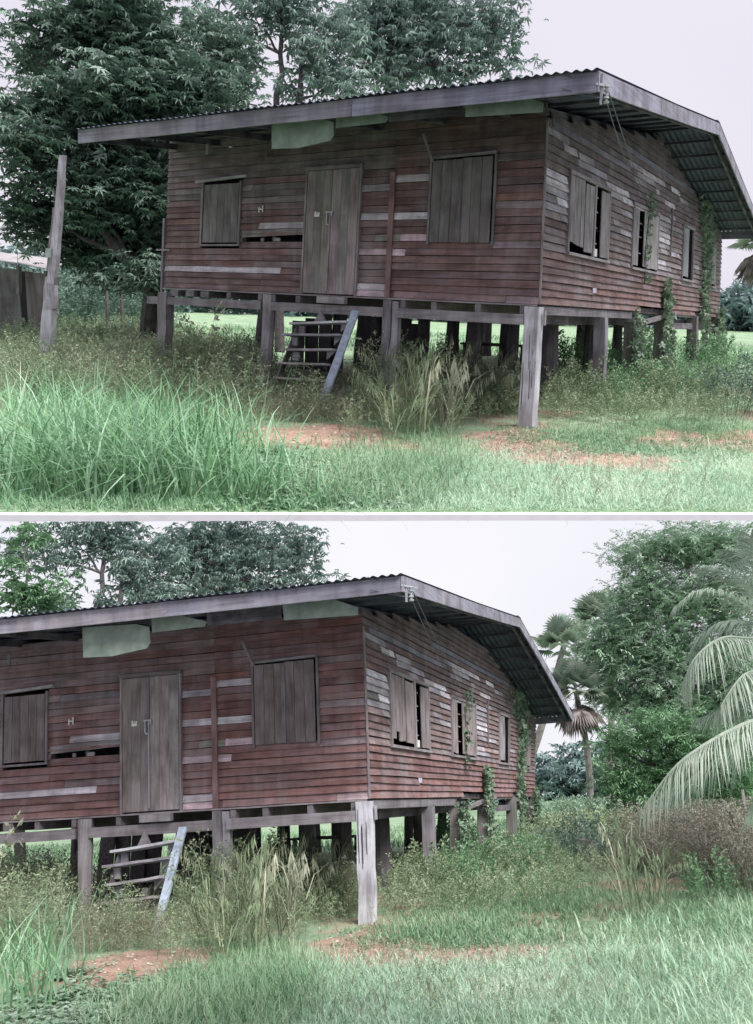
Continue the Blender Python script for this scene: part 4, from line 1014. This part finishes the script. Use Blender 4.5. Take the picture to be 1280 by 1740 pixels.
tree('bushy_tree', bf, [[bf, X(1100, 1370, D), X(1105, 1300, D), X(1110, 1240, D)]],
     [B_(1, 1060, 1260, D, 38, 30), B_(1, 1110, 1240, D, 55, 35), B_(1, 1170, 1250, D, 60, 45), B_(1, 1050, 1320, D, 34, 30), B_(1, 1090, 1330, D, 55, 40), B_(1, 1160, 1320, D, 60, 40), B_(1, 1220, 1290, D, 60, 50), B_(1, 1080, 1375, D, 45, 25), B_(1, 1240, 1340, D, 50, 40), B_(1, 1030, 1262, D, 12, 10)],
     SPR, 70, .34, M_LEAFGREEN, M_BARK, 'dense dark green bushy tree beneath the feathery tree in the {} scene', r0=.16, shell=.1, clump=9, csz=.3, ws=(1,))

# --- distance: fields end in a treeline
def treeline(w, pxs, base_y, hgt, dep, label, mat=M_FAR):
    pos = []; rn = []
    for px in np.arange(pxs[0], pxs[1], 7):
        c = pt(w, px, base_y, dep*random.uniform(.97, 1.05)); g = gz(c[0], c[1])
        h = hgt*random.uniform(.55, 1.15)*(1+.25*math.sin(px*.02))
        for _ in range(34): pos.append((c[0]+random.gauss(0, .9), c[1]+random.gauss(0, 1.2), g+h*random.random()**.8)); rn.append(random.betavariate(2, 2))
    pos = np.array(pos); rn = np.array(rn)
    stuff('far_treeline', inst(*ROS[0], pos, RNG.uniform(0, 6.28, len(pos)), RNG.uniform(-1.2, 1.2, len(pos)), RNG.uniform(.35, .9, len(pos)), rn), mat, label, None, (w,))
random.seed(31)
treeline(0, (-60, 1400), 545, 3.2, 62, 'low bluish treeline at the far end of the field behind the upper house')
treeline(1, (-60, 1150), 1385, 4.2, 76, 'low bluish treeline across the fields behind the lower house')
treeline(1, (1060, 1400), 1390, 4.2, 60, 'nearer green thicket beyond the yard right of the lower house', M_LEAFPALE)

# --- shrubs as things
WT = [weed_tpl(1.0, 8, 7, .016, .075, .3) for _ in range(4)]
DT = [weed_tpl(1.0, 10, 8, .010, .045, .35) for _ in range(4)]
ST_ = [seedgrass_tpl(1.0) for _ in range(4)]
BT = [broad_tpl() for _ in range(4)]
def plant_mesh(tpls, n, rad, h, mat, name='shrub', hv=.35, lean=.35, wide=None):
    r = RNG.uniform(0, 1, n)**.6*rad; a = RNG.uniform(0, 6.283, n); pos = np.stack([r*np.cos(a), r*np.sin(a), np.zeros(n)-.02], -1); lst = []
    k = RNG.integers(0, len(tpls), n); rn = RNG.beta(2.2, 2.2, n)
    for j, (tv, tf) in enumerate(tpls):
        s = k == j; m = int(s.sum())
        if m:
            hh = h*RNG.uniform(1-hv, 1+hv*.6, m)*(1-.35*(r[s]/rad)**2)
            lst.append(inst(tv, tf, pos[s], a[s]-math.pi/2+RNG.normal(0, .6, m), -RNG.uniform(0, lean, m)*(.4+r[s]/rad), hh if wide is None else wide, rn[s], sz=hh))
    V, F, R = cat_inst(lst); return mesh_from(name, V, F, mat, R)
def put(w, name, me, px, py, label, cat, group=None):
    x, y, z = ground_at(w, px, py); return link(name, me, w, None, (x, y, z+DZ[w]), None, label, cat, group)
random.seed(41)
m_seed = [plant_mesh(ST_, 20, .40, 1.7, M_WEED, 'seed_grass', lean=.25, wide=.9), plant_mesh(ST_, 18, .38, 1.6, M_DRY, 'seed_grass', lean=.25, wide=.95)]
m_shr = [plant_mesh(WT, 34, .38, .85, M_WEED), plant_mesh(WT, 26, .30, .7, M_LEAFGREEN), plant_mesh(DT, 30, .36, .95, M_DRY), plant_mesh(DT, 24, .3, .75, M_WEED), plant_mesh(DT, 26, .42, 1.25, M_WEED, lean=.2)]
m_big = plant_mesh(WT, 60, .8, 1.1, M_LEAFGREEN); m_dark = plant_mesh(WT, 60, .9, .9, M_LEAFBIG); m_reed = None
for px, py, k, l in ((672, 725, 0, 'drooping seed grass clump right of the steps'), (700, 700, 1, 'dry seed grass clump in front of the double post'), (705, 745, 0, 'tallest seed grass clump near the middle of the yard'), (755, 735, 1, 'straw coloured seed grass clump arching towards the corner post'), (830, 700, 1, 'thin seed grass left of the corner post'), (765, 690, 0, 'seed grass clump below the right shutter')):
    x, y, z = ground_at(0, px, py)
    for w in (0, 1): link('seed_grass', m_seed[k], w, None, (x, y, z+DZ[w]), None, l+' of the %s house' % PLACES[w], 'grass clump', 'seed grass clumps before the %s house' % PLACES[w]).rotation_euler.rotate_axis('Z', px*.7)
for px, py, k, l in ((300, 640, 2, 'dry brown weed under the left end of the floor beam'), (345, 625, 0, 'tall green weed between the two left posts'), (420, 640, 2, 'dry weed reaching up to the wall of the left window'), (395, 665, 3, 'low dry weed by the left window'), (470, 660, 2, 'brown weed before the second post'), (520, 715, 3, 'weed at the foot of the steps'),
                     (665, 680, 2, 'dry weed to the right of the steps'), (800, 690, 0, 'weed left of the corner post'), (855, 705, 0, 'leafy weed beside the corner post'), (950, 705, 3, 'weed just right of the corner post'), (985, 690, 0, 'weed before the second side post'), (1045, 695, 1, 'green weed beside the vine covered posts'),
                     (1105, 690, 0, 'weed below the second side window'), (1150, 680, 1, 'green weed below the third side window'), (1190, 690, 3, 'weed at the rear of the side wall'), (690, 690, 4, 'tall feathery weed under the front wall middle'), (650, 700, 4, 'tall feathery pale weed just right of the steps'), (675, 690, 4, 'tall feathery weed before the double post'), (740, 700, 4, 'tall feathery weed below the right shutter'), (225, 620, 2, 'dry weed left of the house end'), (160, 640, 3, 'weed right of the leaning post'), (250, 660, 0, 'weed before the left end post')):
    x, y, z = ground_at(0, px, py)
    for w in (0, 1):
        o = link('weed', m_shr[k], w, None, (x, y, z+DZ[w]), None, l+', '+PLACES[w]+' house', 'weed', 'weeds round the %s house' % PLACES[w]); o.rotation_euler.rotate_axis('Z', px*.3)
for w, px, py, me, l, c in ((0, 975, 640, m_big, 'bright green bush growing under the upper house behind the second side post', 'bush'), (1, 755, 1450, m_big, 'bright green bush beneath the lower house floor', 'bush'),
        (0, 1255, 700, m_dark, 'dark bush at the right edge of the upper yard', 'bush'), (1, 1000, 1480, m_dark, 'dark bush round an old stump right of the lower house', 'bush'), (1, 975, 1470, m_dark, 'dark leafy bush behind the lower house end', 'bush'),
        (1, 1215, 1530, m_shr[1], 'tall fresh green weed before the brown reeds', 'weed'), (1, 1080, 1540, m_seed[0], 'narrow clump of upright grass in the open yard', 'grass clump'), (0, 1080, 620, m_big, 'leafy bush under the third window of the upper house', 'bush'), (0, 1190, 640, m_big, 'leafy bush at the rear corner of the upper house', 'bush'), (1, 832, 1462, m_shr[1], 'leafy bush between the vine posts of the lower house', 'bush')):
    put(w, 'bush' if c == 'bush' else 'weed' if c == 'weed' else 'grass_clump', me, px, py, l, c)

# --- masses nobody could count
random.seed(51)
def blur(w, pos, r, mg=.04):               # soft edges, nothing beyond the terrace edge
    pos = pos.copy(); pos[:, :2] += RNG.normal(0, r, (len(pos), 2))
    if w == 0:
        d = (pos[:, 0]-E0.x)*n_.x+(pos[:, 1]-E0.y)*n_.y; pos = pos[d > mg]
    return pos
def mass(w, poly, n, tpls, h, mat, name, label, cat=None, lean=.4, wide=None, ws=None, hv=.35):
    pos = blur(w, scatter(w, poly, n), .30, .10+h*.3); n = len(pos); pos[:, 2] -= .02; k = RNG.integers(0, len(tpls), n); rn = RNG.beta(2, 2, n); lst = []
    # patches share a tone
    rn = np.clip(rn*.6+.4*(.5+.5*np.sin(pos[:, 0]*2.1+1)*np.cos(pos[:, 1]*1.7)), 0, 1)
    for j, (tv, tf) in enumerate(tpls):
        s = k == j; m = int(s.sum()); hh = h*RNG.uniform(1-hv, 1+hv, m)
        lst.append(inst(tv, tf, pos[s], RNG.uniform(0, 6.283, m), -RNG.uniform(0, lean, m), hh if wide is None else wide*RNG.uniform(.7, 1.3, m), rn[s], sz=hh))
    stuff(name, cat_inst(lst), mat, label, cat, ws if ws is not None else (w,))
def gmass(w, poly, n, h, wd, mat, name, label, ws=None, tilt=.3, bend=(.2, .9), hv=.35):
    pos = blur(w, scatter(w, poly, n), .22, .04+(h*.45 if h > .12 else 0)); pos[:, 2] -= .02
    n = len(pos); rn = np.clip(RNG.beta(2, 2.2, n)*.65+.35*(.5+.5*np.sin(pos[:, 0]*1.9+pos[:, 1]*.8)*np.cos(pos[:, 1]*1.3-pos[:, 0]*.6)), 0, 1)
    stuff(name, grass(pos, h, wd, tilt, bend, 5, hv, rn), mat, label, None, ws if ws is not None else (w,))
TALLPOLY = [(10, 868), (10, 700), (60, 690), (200, 715), (330, 745), (430, 790), (470, 868)]
gmass(0, TALLPOLY, 1700, .74, .0085, M_TALL, 'tall_grass', 'dense tall bright green grass filling the lower left of the {} scene', tilt=.45, bend=(.2, 1.3), hv=.5)
gmass(0, [(200, 700), (420, 740), (600, 868), (380, 868)], 420, .5, .007, M_TALL, 'stray_grass', 'loose tall blades thinning out towards the middle of the {} yard', tilt=.6, bend=(.3, 1.3), hv=.5)
gmass(0, [(40, 690), (60, 640), (430, 690), (470, 760), (300, 720)], 240, .8, .008, M_TALL, 'stray_grass', 'single tall blades standing among the scrub in the {} scene', tilt=.4, bend=(.1, .9), hv=.4, ws=(0, 1))
gmass(0, [(10, 868), (10, 760), (120, 750), (300, 800), (430, 868)], 750, .95, .0095, M_TALL, 'long_grass', 'longest grass blades at the front left of the {} scene', tilt=.45, bend=(.2, 1.3), hv=.35)
gmass(1, [(18, 1730), (18, 1560), (70, 1580), (90, 1660), (60, 1730)], 160, .75, .010, M_TALL, 'tall_grass', 'tall grass blades at the left edge of the {} scene', tilt=.35)
gmass(0, [(20, 690), (20, 620), (250, 620), (400, 690), (420, 745), (300, 740)], 2200, .42, .007, M_SHORTDK, 'mid_grass', 'mixed green grass between the tall grass and the {} house', ws=(0, 1))
mass(0, [(15, 700), (15, 600), (250, 590), (430, 625), (450, 690), (430, 720), (300, 700)], 1000, DT, .68, M_DRY, 'dry_scrub', 'dry brown and olive scrub before the left half of the {} house', ws=(0, 1))
mass(0, [(430, 720), (450, 680), (560, 690), (620, 700), (600, 730)], 420, DT, .38, M_DRY, 'low_scrub', 'low dry scrub round the foot of the steps of the {} house', ws=(0, 1))
mass(0, [(15, 575), (15, 550), (120, 545), (290, 545), (290, 570)], 420, WT, 1.9, M_LEAFBIG, 'yard_thicket', 'dark green thicket beneath the big tree beside the hut')
mass(0, [(15, 640), (15, 560), (140, 540), (280, 570), (300, 640)], 500, WT, .75, M_WEED, 'green_scrub', 'green scrub under the big tree left of the {} house')
mass(0, [(560, 715), (590, 650), (720, 660), (900, 690), (900, 715), (760, 730), (640, 760)], 500, WT, .42, M_WEED, 'house_weeds', 'green weeds growing along the front posts of the {} house', ws=(0, 1))
mass(0, [(925, 720), (930, 660), (1020, 650), (1240, 620), (1290, 640), (1290, 715), (1150, 725), (1000, 730)], 900, WT, .45, M_WEED, 'side_weeds', 'low weeds along the side of the {} house', ws=(0, 1))
mass(0, [(1000, 690), (1050, 600), (1240, 590), (1260, 660), (1100, 700)], 260, WT, .62, M_LEAFGREEN, 'side_bushes', 'leafy green growth under the side windows of the {} house', ws=(0, 1))
gmass(0, [(560, 868), (600, 790), (700, 770), (840, 765), (1285, 755), (1285, 868)], 26000, .10, .0034, M_SHORT, 'short_grass', 'short pale green grass at the front right of the {} scene', tilt=.7, bend=(.3, 1.2), ws=(0, 1))
gmass(0, [(500, 868), (560, 760), (640, 720), (760, 735), (800, 770), (700, 868)], 4200, .21, .0045, M_SHORTDK, 'green_grass', 'fine darker green grass in the middle of the {} yard', tilt=.5, ws=(0, 1))
gmass(0, [(820, 770), (860, 725), (1000, 725), (1285, 700), (1285, 770)], 9000, .10, .004, M_SHORTDK, 'yard_grass', 'thin grass over the bare soil beside the {} house', tilt=.7, ws=(0, 1))
mass(0, [(430, 860), (440, 760), (520, 770), (650, 790), (640, 862)], 520, BT, .15, M_LEAFPALE, 'ground_creeper', 'broad leaved creeper lying on the ground in the {} scene', wide=.15, ws=(0, 1), lean=.3)
mass(0, [(860, 745), (880, 725), (1000, 735), (1180, 745), (1280, 725), (1280, 770), (1100, 775), (960, 765)], 900, BT, .09, M_LEAFGREEN, 'yard_creeper', 'low green creeper across the bare soil of the {} yard', wide=.07, ws=(0, 1), lean=.3)
gmass(0, [(-20, 575), (-20, 530), (1290, 572), (1290, 620)], 9000, .3, .02, M_SHORTDK, 'field_grass', 'pale green field grass behind the {} house', ws=(0, 1), tilt=.5)
# yard of the lower place
gmass(1, [(180, 1738), (260, 1690), (420, 1650), (560, 1640), (1290, 1600), (1290, 1738)], 34000, .11, .0036, M_SHORT, 'short_grass', 'short pale grass across the whole front of the {} scene', tilt=.7, bend=(.3, 1.2))
gmass(1, [(200, 1738), (330, 1660), (430, 1620), (520, 1640), (480, 1738)], 3000, .22, .0045, M_SHORTDK, 'green_grass', 'dark green grass patch at the front of the {} scene')
gmass(1, [(640, 1600), (700, 1540), (900, 1500), (1290, 1500), (1290, 1610)], 14000, .13, .006, M_SHORTDK, 'yard_grass', 'green yard grass right of the {} house', tilt=.6)
gmass(1, [(1080, 1740), (1060, 1560), (1290, 1520), (1290, 1740)], 1500, .22, .005, M_SHORT, 'rough_grass', 'rougher taller grass at the right of the {} yard', tilt=.5)
mass(1, [(690, 1600), (720, 1570), (950, 1555), (1130, 1560), (1100, 1600), (900, 1600)], 1100, BT, .10, M_LEAFGREEN, 'yard_creeper', 'green creeper band across the {} yard', wide=.08, lean=.3)
mass(1, [(20, 1735), (60, 1640), (200, 1650), (380, 1640), (260, 1735)], 320, BT, .15, M_LEAFPALE, 'ground_creeper', 'greyish creeper leaves at the bottom left of the {} scene', wide=.16, lean=.3)
mass(1, [(1070, 1480), (1090, 1430), (1200, 1415), (1300, 1420), (1300, 1520), (1200, 1510)], 600, DT, .95, M_BROWNREED, 'brown_scrub', 'high brownish scrub at the right of the {} yard')
gmass(1, [(1060, 1480), (1100, 1430), (1300, 1420), (1300, 1520), (1180, 1505)], 1800, .9, .010, M_BROWNREED, 'brown_reeds', 'arching brown reeds at the right of the {} yard', bend=(.5, 1.2))
mass(1, [(915, 1470), (930, 1415), (1080, 1415), (1090, 1470)], 500, WT, .8, M_WEED, 'far_scrub', 'pale green scrub between the {} house and the palms')
mass(1, [(905, 1430), (905, 1400), (1100, 1400), (1100, 1430)], 700, WT, 1.0, M_LEAFPALE, 'far_thicket', 'pale thicket in front of the distant trees of the {} scene')
mass(1, [(740, 1520), (780, 1430), (940, 1440), (960, 1500), (880, 1540)], 420, WT, .42, M_LEAFGREEN, 'side_bushes', 'leafy growth below the vines of the {} house')
# grey-green young plants that stand out
m_young = plant_mesh([rosette(9, 1.0, .16, -.3)], 7, .16, .3, M_LEAFPALE, lean=.6)
put(0, 'young_plant', m_young, 470, 770, 'pale broad leaved young plant at the right of the tall grass, upper scene', 'plant'); put(1, 'young_plant', m_young, 112, 1660, 'pale broad leaved young plant near the bottom left, lower scene', 'plant')
m_sap = plant_mesh(WT, 5, .05, 1.9, M_WEED, lean=.08)
x, y, z = -5.75, -1.0, gz(-5.75, -1.0)
for w in (0, 1): link('sapling', m_sap, w, None, (x, y, z+DZ[w]), None, 'feathery sapling reaching the wall by the left window of the %s house' % PLACES[w], 'plant')

# --- vines on the side wall and posts
def vine(w, path, n, rad, label, sz=.085):
    P = [np.array(p, float) for p in path]; pos = []; V = []; F = []
    for _ in range(n):
        t = random.random()*(len(P)-1); i = int(t); p = P[i]*(1-t+i)+P[i+1]*(t-i)
        r = rad[i]*(1-t+i)+rad[i+1]*(t-i)
        pos.append(p+np.array([abs(random.gauss(0, .05))+.02, random.gauss(0, r), random.gauss(0, .12)]))
    pos = np.array(pos); pos = np.array([p+corr(w, p) for p in pos]); o = P[0]+corr(w, P[0])
    T = link('climbing_vine', None, w, None, o, None, label, 'vine')
    v, f, r = inst(*rosette(5, 1.0, .3, .5), pos-o, RNG.uniform(0, 6.28, n), RNG.uniform(.4, 2.2, n), sz*RNG.uniform(.6, 1.3, n), RNG.beta(2, 2, n))
    link('foliage', mesh_from('foliage', v, f, M_VINE, r), w, T, o)
    V, F = tube_vf([p+corr(w, p)-o for p in P], [.012]*len(P), 5); link('stem', mesh_from('stem', V, F, M_BARK), w, T, o)
for w in (0, 1):
    Pn = PLACES[w]
    vine(w, [(.1, 12.9, -1.5), (.08, 12.7, -.4), (.05, 12.6, .6), (.05, 12.9, 1.5), (.05, 12.8, 2.1), (.05, 12.0, 2.7)], 620, [.4, .3, .25, .35, .55, .5], 'wide vine climbing the rear part of the side wall, %s house' % Pn)
    vine(w, [(.15, 5.3, -1.6), (.13, 5.3, -.9), (.12, 5.3, -.2)], 260, [.3, .16, .22], 'vine round the third side post of the %s house' % Pn)
    vine(w, [(.15, 8.0, -1.6), (.13, 8.0, -.6), (.08, 7.9, .2), (.06, 7.9, .55)], 330, [.35, .22, .16, .1], 'vine round the fourth side post of the %s house' % Pn)
    vine(w, [(.15, 15.0, -1.6), (.13, 15.0, -.6), (.1, 15, .1)], 300, [.4, .3, .25], 'vine round the rear corner post of the %s house' % Pn)
    vine(w, [(.06, 6.0, .55), (.06, 5.9, 1.2), (.07, 6.1, 1.9), (.06, 6.2, 2.15)], 70, [.06, .05, .1, .25], 'thin vine over the second side window, %s house' % Pn, .06)

# --- leaning grey post, hut, things under the houses
x, y, z = ground_at(0, 72, 640)
x, y = at(0, 72, 618, 1, -1.0)[:2]; z = gz(x, y); top = at(0, 106, 264, 1, y); base = np.array([x, y, z-.2]); d = top-base
T = link('leaning_post', None, 0, None, base, None, 'weathered grey wooden post standing alone at the left, leaning slightly right', 'post')
def tp(name, V, F, mat, color, parent=T, w=0, org=base):
    V = np.array([np.array(v) for v in V]); c = V.mean(0); return link(name, mesh_from(name, V-c, F, mat), w, parent, Vector(c)+Vector(org)*0 if False else c, color)
V, F = box_vf(base+d*.25, d*.25, (.105, .03, 0), (-.02, .08, 0), 9, .012, (1.2, .95)); tp('lower_post', V, F, WZ, (.46, .45, .52))
V, F = box_vf(base+d*.68+np.array([.03, 0, 0]), d*.32, (.072, .02, 0), (-.015, .06, 0), 11, .012, (1.15, .7)); tp('upper_post', V, F, WZ, (.52, .50, .58))
V, F = box_vf(base+d*.66+np.array([-.075, -.03, 0]), d*.13, (.03, .01, 0), (-.01, .03, 0), 4, .008, (1.2, .6)); tp('splinter', V, F, WZ, (.30, .24, .26))
V, F = box_vf(base+d*.60+np.array([-.03, -.10, 0]), d*.02, (.06, .02, 0), (0, .02, 0)); tp('iron_strap', V, F, M_METAL, None)
# hut at the left edge
D = 23
def Q(px, py, dd=0): return P_(0, px, py, D+dd)
hb = pbase(0, 40, 530, D)
HT = link('farm_hut', None, 0, None, hb, None, 'small old hut with a pale tin roof half hidden at the left edge', 'hut')
gz_ = gz(hb[0], hb[1])
def slab(name, pts, th, mat, color=None, par=HT):
    pts = [np.array(p, float) for p in pts]; n = len(pts); nr = np.cross(pts[1]-pts[0], pts[2]-pts[1]); nr /= np.linalg.norm(nr)
    V = pts+[p+nr*th for p in pts]; F = [tuple(range(n))[::-1], tuple(range(n, 2*n))]+[(i, (i+1) % n, n+(i+1) % n, n+i) for i in range(n)]
    c = sum(V)/len(V); return link(name, mesh_from(name, [v-c for v in V], F, mat), 0, par, c, color)
def dn(p, z): q = np.array(p); q[2] = z; return q
A0, A1 = Q(-40, 455), Q(32, 462); A2, A3 = Q(44, 464), Q(78, 470)
slab('wall', [dn(A0, gz_), dn(A1, gz_), A1, A0], .05, WZ, (.12, .11, .12)); slab('wall', [dn(A2, gz_), dn(A3, gz_), A3, A2], .05, WZ, (.16, .13, .14))
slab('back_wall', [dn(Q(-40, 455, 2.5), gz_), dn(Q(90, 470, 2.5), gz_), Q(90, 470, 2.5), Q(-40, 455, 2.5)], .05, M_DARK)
slab('roof', [Q(-50, 440, -.6), Q(30, 452, -.6), Q(30, 437, 2.4), Q(-50, 425, 2.4)], .02, M_TINPALE); slab('roof', [Q(31, 451, -.62), Q(85, 463, -.62), Q(120, 448, 2.4), Q(31, 436, 2.4)], .02, M_TINPALE)
for a, b_ in (((33, 456), (33, 505)), ((79, 464), (79, 508))):
    p, q = Q(*a), Q(*b_); V, F = box_vf((p+q)/2, (p-q)/2, (.05, 0, 0), (0, .05, 0)); c = (p+q)/2; link('hut_post', mesh_from('hut_post', [np.array(v)-c for v in V], F, WZ), 0, HT, c, (.2, .18, .19))
sh = pbase(0, 195, 520, 25)
SH = link('small_shed', None, 0, None, sh, None, 'small grey tin roof among the leaves between the hut and the house', 'shed')
P4 = [P_(0, 180, 472, 25), P_(0, 205, 472, 25), P_(0, 213, 460, 26.5), P_(0, 190, 460, 26.5)]
slab('roof', P4, .03, M_TINPALE, None, SH); 
for q in (P4[0], P4[1]):
    V, F = box_vf((0, 0, 0), (0, 0, (q[2]-sh[2])/2), (.04, 0, 0), (0, .04, 0)); link('shed_post', mesh_from('shed_post', V, F, WZ), 0, SH, ((q[0]), q[1], (q[2]+sh[2])/2), (.15, .14, .14))
# table and sacks under both houses
for w in (0, 1):
    random.seed(77); g = gz(-4, 4.4)+DZ[w]
    TS = link('stored_timber', None, w, None, (-4.2, 4.4, g), None, 'row of dark upright boards stored under the floor behind the steps, %s house' % PLACES[w], 'timber', None)
    xx = -7.7
    while xx < -4.35:
        bw = random.uniform(.10, .2); h = random.uniform(1.0, 1.42)
        if random.random() < .96:
            V, F = box_vf((0, 0, 0), (random.uniform(-.03, .03), random.uniform(0, .08), h/2), (bw, 0, 0), (0, .02, 0), 2, .004)
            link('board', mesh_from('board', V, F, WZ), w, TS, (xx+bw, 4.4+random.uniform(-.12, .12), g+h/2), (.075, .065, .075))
        xx += bw*1.75
    x, y = -4.1, 8.2; g = gz(x, y)+DZ[w]
    T2 = link('low_table', None, w, None, (x, y, g), None, 'low dark table under the floor of the %s house' % PLACES[w], 'table')
    def tb(n, c, a, b, e, col=(.06, .055, .06)):
        V, F = box_vf((0, 0, 0), a, b, e); link(n, mesh_from(n, V, F, WX), w, T2, (x+c[0], y+c[1], g+c[2]), col)
    tb('table_top', (0, 0, .72), (.75, 0, 0), (0, .45, 0), (0, 0, .025))
    for sx in (-.65, .65):
        for sy in (-.38, .38): tb('leg', (sx, sy, .35), (0, 0, .35), (.04, 0, 0), (0, .04, 0))
    def sack(x, y, sx, sy, sz, mat, lab, nm='sack', cat='sack'):
        V = []; F = []; n, m = 12, 7
        for i in range(m+1):
            th = math.pi*i/m
            for j in range(n):
                ph = 2*math.pi*j/n; r = 1+random.uniform(-.07, .07); V.append((sx*math.sin(th)*math.cos(ph)*r, sy*math.sin(th)*math.sin(ph)*r, sz*(math.cos(th)*.9+.8)*r))
        for i in range(m):
            for j in range(n): a = i*n+j; b = i*n+(j+1) % n; F.append((a, a+n, b+n, b))
        link(nm, mesh_from(nm, V, F, mat, smooth=True), w, None, (x, y, gz(x, y)+DZ[w]-.02), None, lab+' under the %s house' % PLACES[w], cat)
    sack(-2.9, 6.5, .45, .3, .16, M_CLOTH, 'pale lilac sack lying on the ground'); sack(-3.75, 4.6, .35, .35, .42, M_DARK, 'dark rounded water jar', 'water_jar', 'jar'); sack(-4.4, 3.9, .33, .33, .38, M_DARK, 'dark squat jar beside the steps side', 'water_jar', 'jar')
    sack(-3.25, .6, .13, .1, .12, M_MAROON, 'maroon cloth bundle behind the steps', 'cloth_bundle', 'bundle')
    x, y, z = ground_at(0, 562, 668); V, F = box_vf((0, 0, .05), (.05, .02, 0), (0, .03, 0), (0, 0, .06), 2, .01); link('paper_scrap', mesh_from('paper_scrap', V, F, M_WHITE), w, None, (x, y, z+DZ[w]+.25), None, 'white scrap caught in weeds at the foot of the steps, %s house' % PLACES[w], 'scrap')
# old stump and mound, posts and jars at the right of the lower place
x, y, z = ground_at(1, 1000, 1478); V, F = tube_vf([(0, 0, 0), (.02, 0, .3), (.05, 0, .55)], [.35, .28, .24], 10, .1); link('tree_stump', mesh_from('tree_stump', V, F, M_BARKPALE), 1, None, (x, y, z+DZ[1]), None, 'pale old stump in the dark bush of the lower yard', 'stump')
for k, (px, py, h, r) in enumerate(((1176, 1420, .9, .07), (1240, 1425, 1.1, .06), (1272, 1410, 1.3, .08))):
    x, y, z = ground_at(1, px, py+10); V, F = tube_vf([(0, 0, -.1), (.02, .01, h*.5), (.05, 0, h)], [r, r*.9, r*.7], 8, .08)
    link('fence_post', mesh_from('fence_post', V, F, M_BARKPALE), 1, None, (x, y, z+DZ[1]), None, ['grey fence stake left of the others above the brown scrub', 'grey fence stake in the middle above the brown scrub', 'stoutest grey stake at the right edge above the brown scrub'][k], 'stake')

random.seed(91)
def litter(w):
    pos = []
    for x, y, r, k in SOIL:
        for _ in range(60): pos.append((x+random.gauss(0, r*.8), y+random.gauss(0, r*.8)))
    pos = np.array([(a, b, gz(a, b)+DZ[w]+.004) for a, b in pos if (a-E0.x)*n_.x+(b-E0.y)*n_.y > .1 or w == 1])
    tv = [(-1, -.8, 0), (1, -.7, 0), (.8, .9, 0), (-.9, .8, 0), (0, 0, .9)]; tf = [(0, 1, 4), (1, 2, 4), (2, 3, 4), (3, 0, 4)]
    n = len(pos); V, F, R = inst(tv, tf, pos, RNG.uniform(0, 6.28, n), RNG.uniform(-.2, .2, n), RNG.uniform(.006, .022, n), RNG.uniform(0, 1, n))
    o = V.mean(0); link('pebbles', mesh_from('pebbles', V-o, F, M_STONE, R), w, None, o, None, 'small clods and pebbles on the bare soil of the %s yard' % PLACES[w], None, None, 'stuff')
M_STONE = leafmat('soil_clods', [(0, (.20, .13, .10)), (.6, (.40, .28, .22)), (1, (.55, .5, .47))], .95, 0)
for w in (0, 1): litter(w)

random.seed(97)
gmass(0, [(300, 868), (480, 760), (700, 730), (1285, 720), (1285, 868)], 1500, .22, .0032, M_BROWNREED, 'dry_stalks', 'scattered dry straw stalks in the lawn of the {} yard', tilt=1.1, bend=(.1, 1.4), hv=.5, ws=(0, 1))
gmass(1, [(200, 1738), (420, 1620), (640, 1600), (900, 1500), (1290, 1500), (1290, 1738)], 2200, .22, .0034, M_BROWNREED, 'dry_stalks', 'scattered dry straw stalks across the front of the {} yard', tilt=1.1, bend=(.1, 1.4), hv=.5)
mass(1, [(560, 1730), (600, 1620), (1290, 1530), (1290, 1730)], 260, WT, .2, M_WEED, 'lawn_weeds', 'small leafy weeds dotted through the grass of the {} yard')
mass(0, [(560, 862), (620, 770), (1285, 745), (1285, 862)], 160, WT, .16, M_WEED, 'lawn_weeds', 'small leafy weeds dotted through the grass of the {} yard')

mass(0, [(15, 700), (15, 600), (250, 590), (430, 625), (470, 690), (430, 720), (300, 700)], 1000, DT, .80, M_WEED, 'mixed_scrub', 'fresh green weeds mixed into the scrub before the {} house', ws=(0, 1))
gmass(0, [(-20, 870), (-20, 835), (620, 835), (620, 870)], 5000, .11, .005, M_TALL, 'edge_grass', 'short green grass along the left part of the terrace edge of the {} scene', tilt=.6)
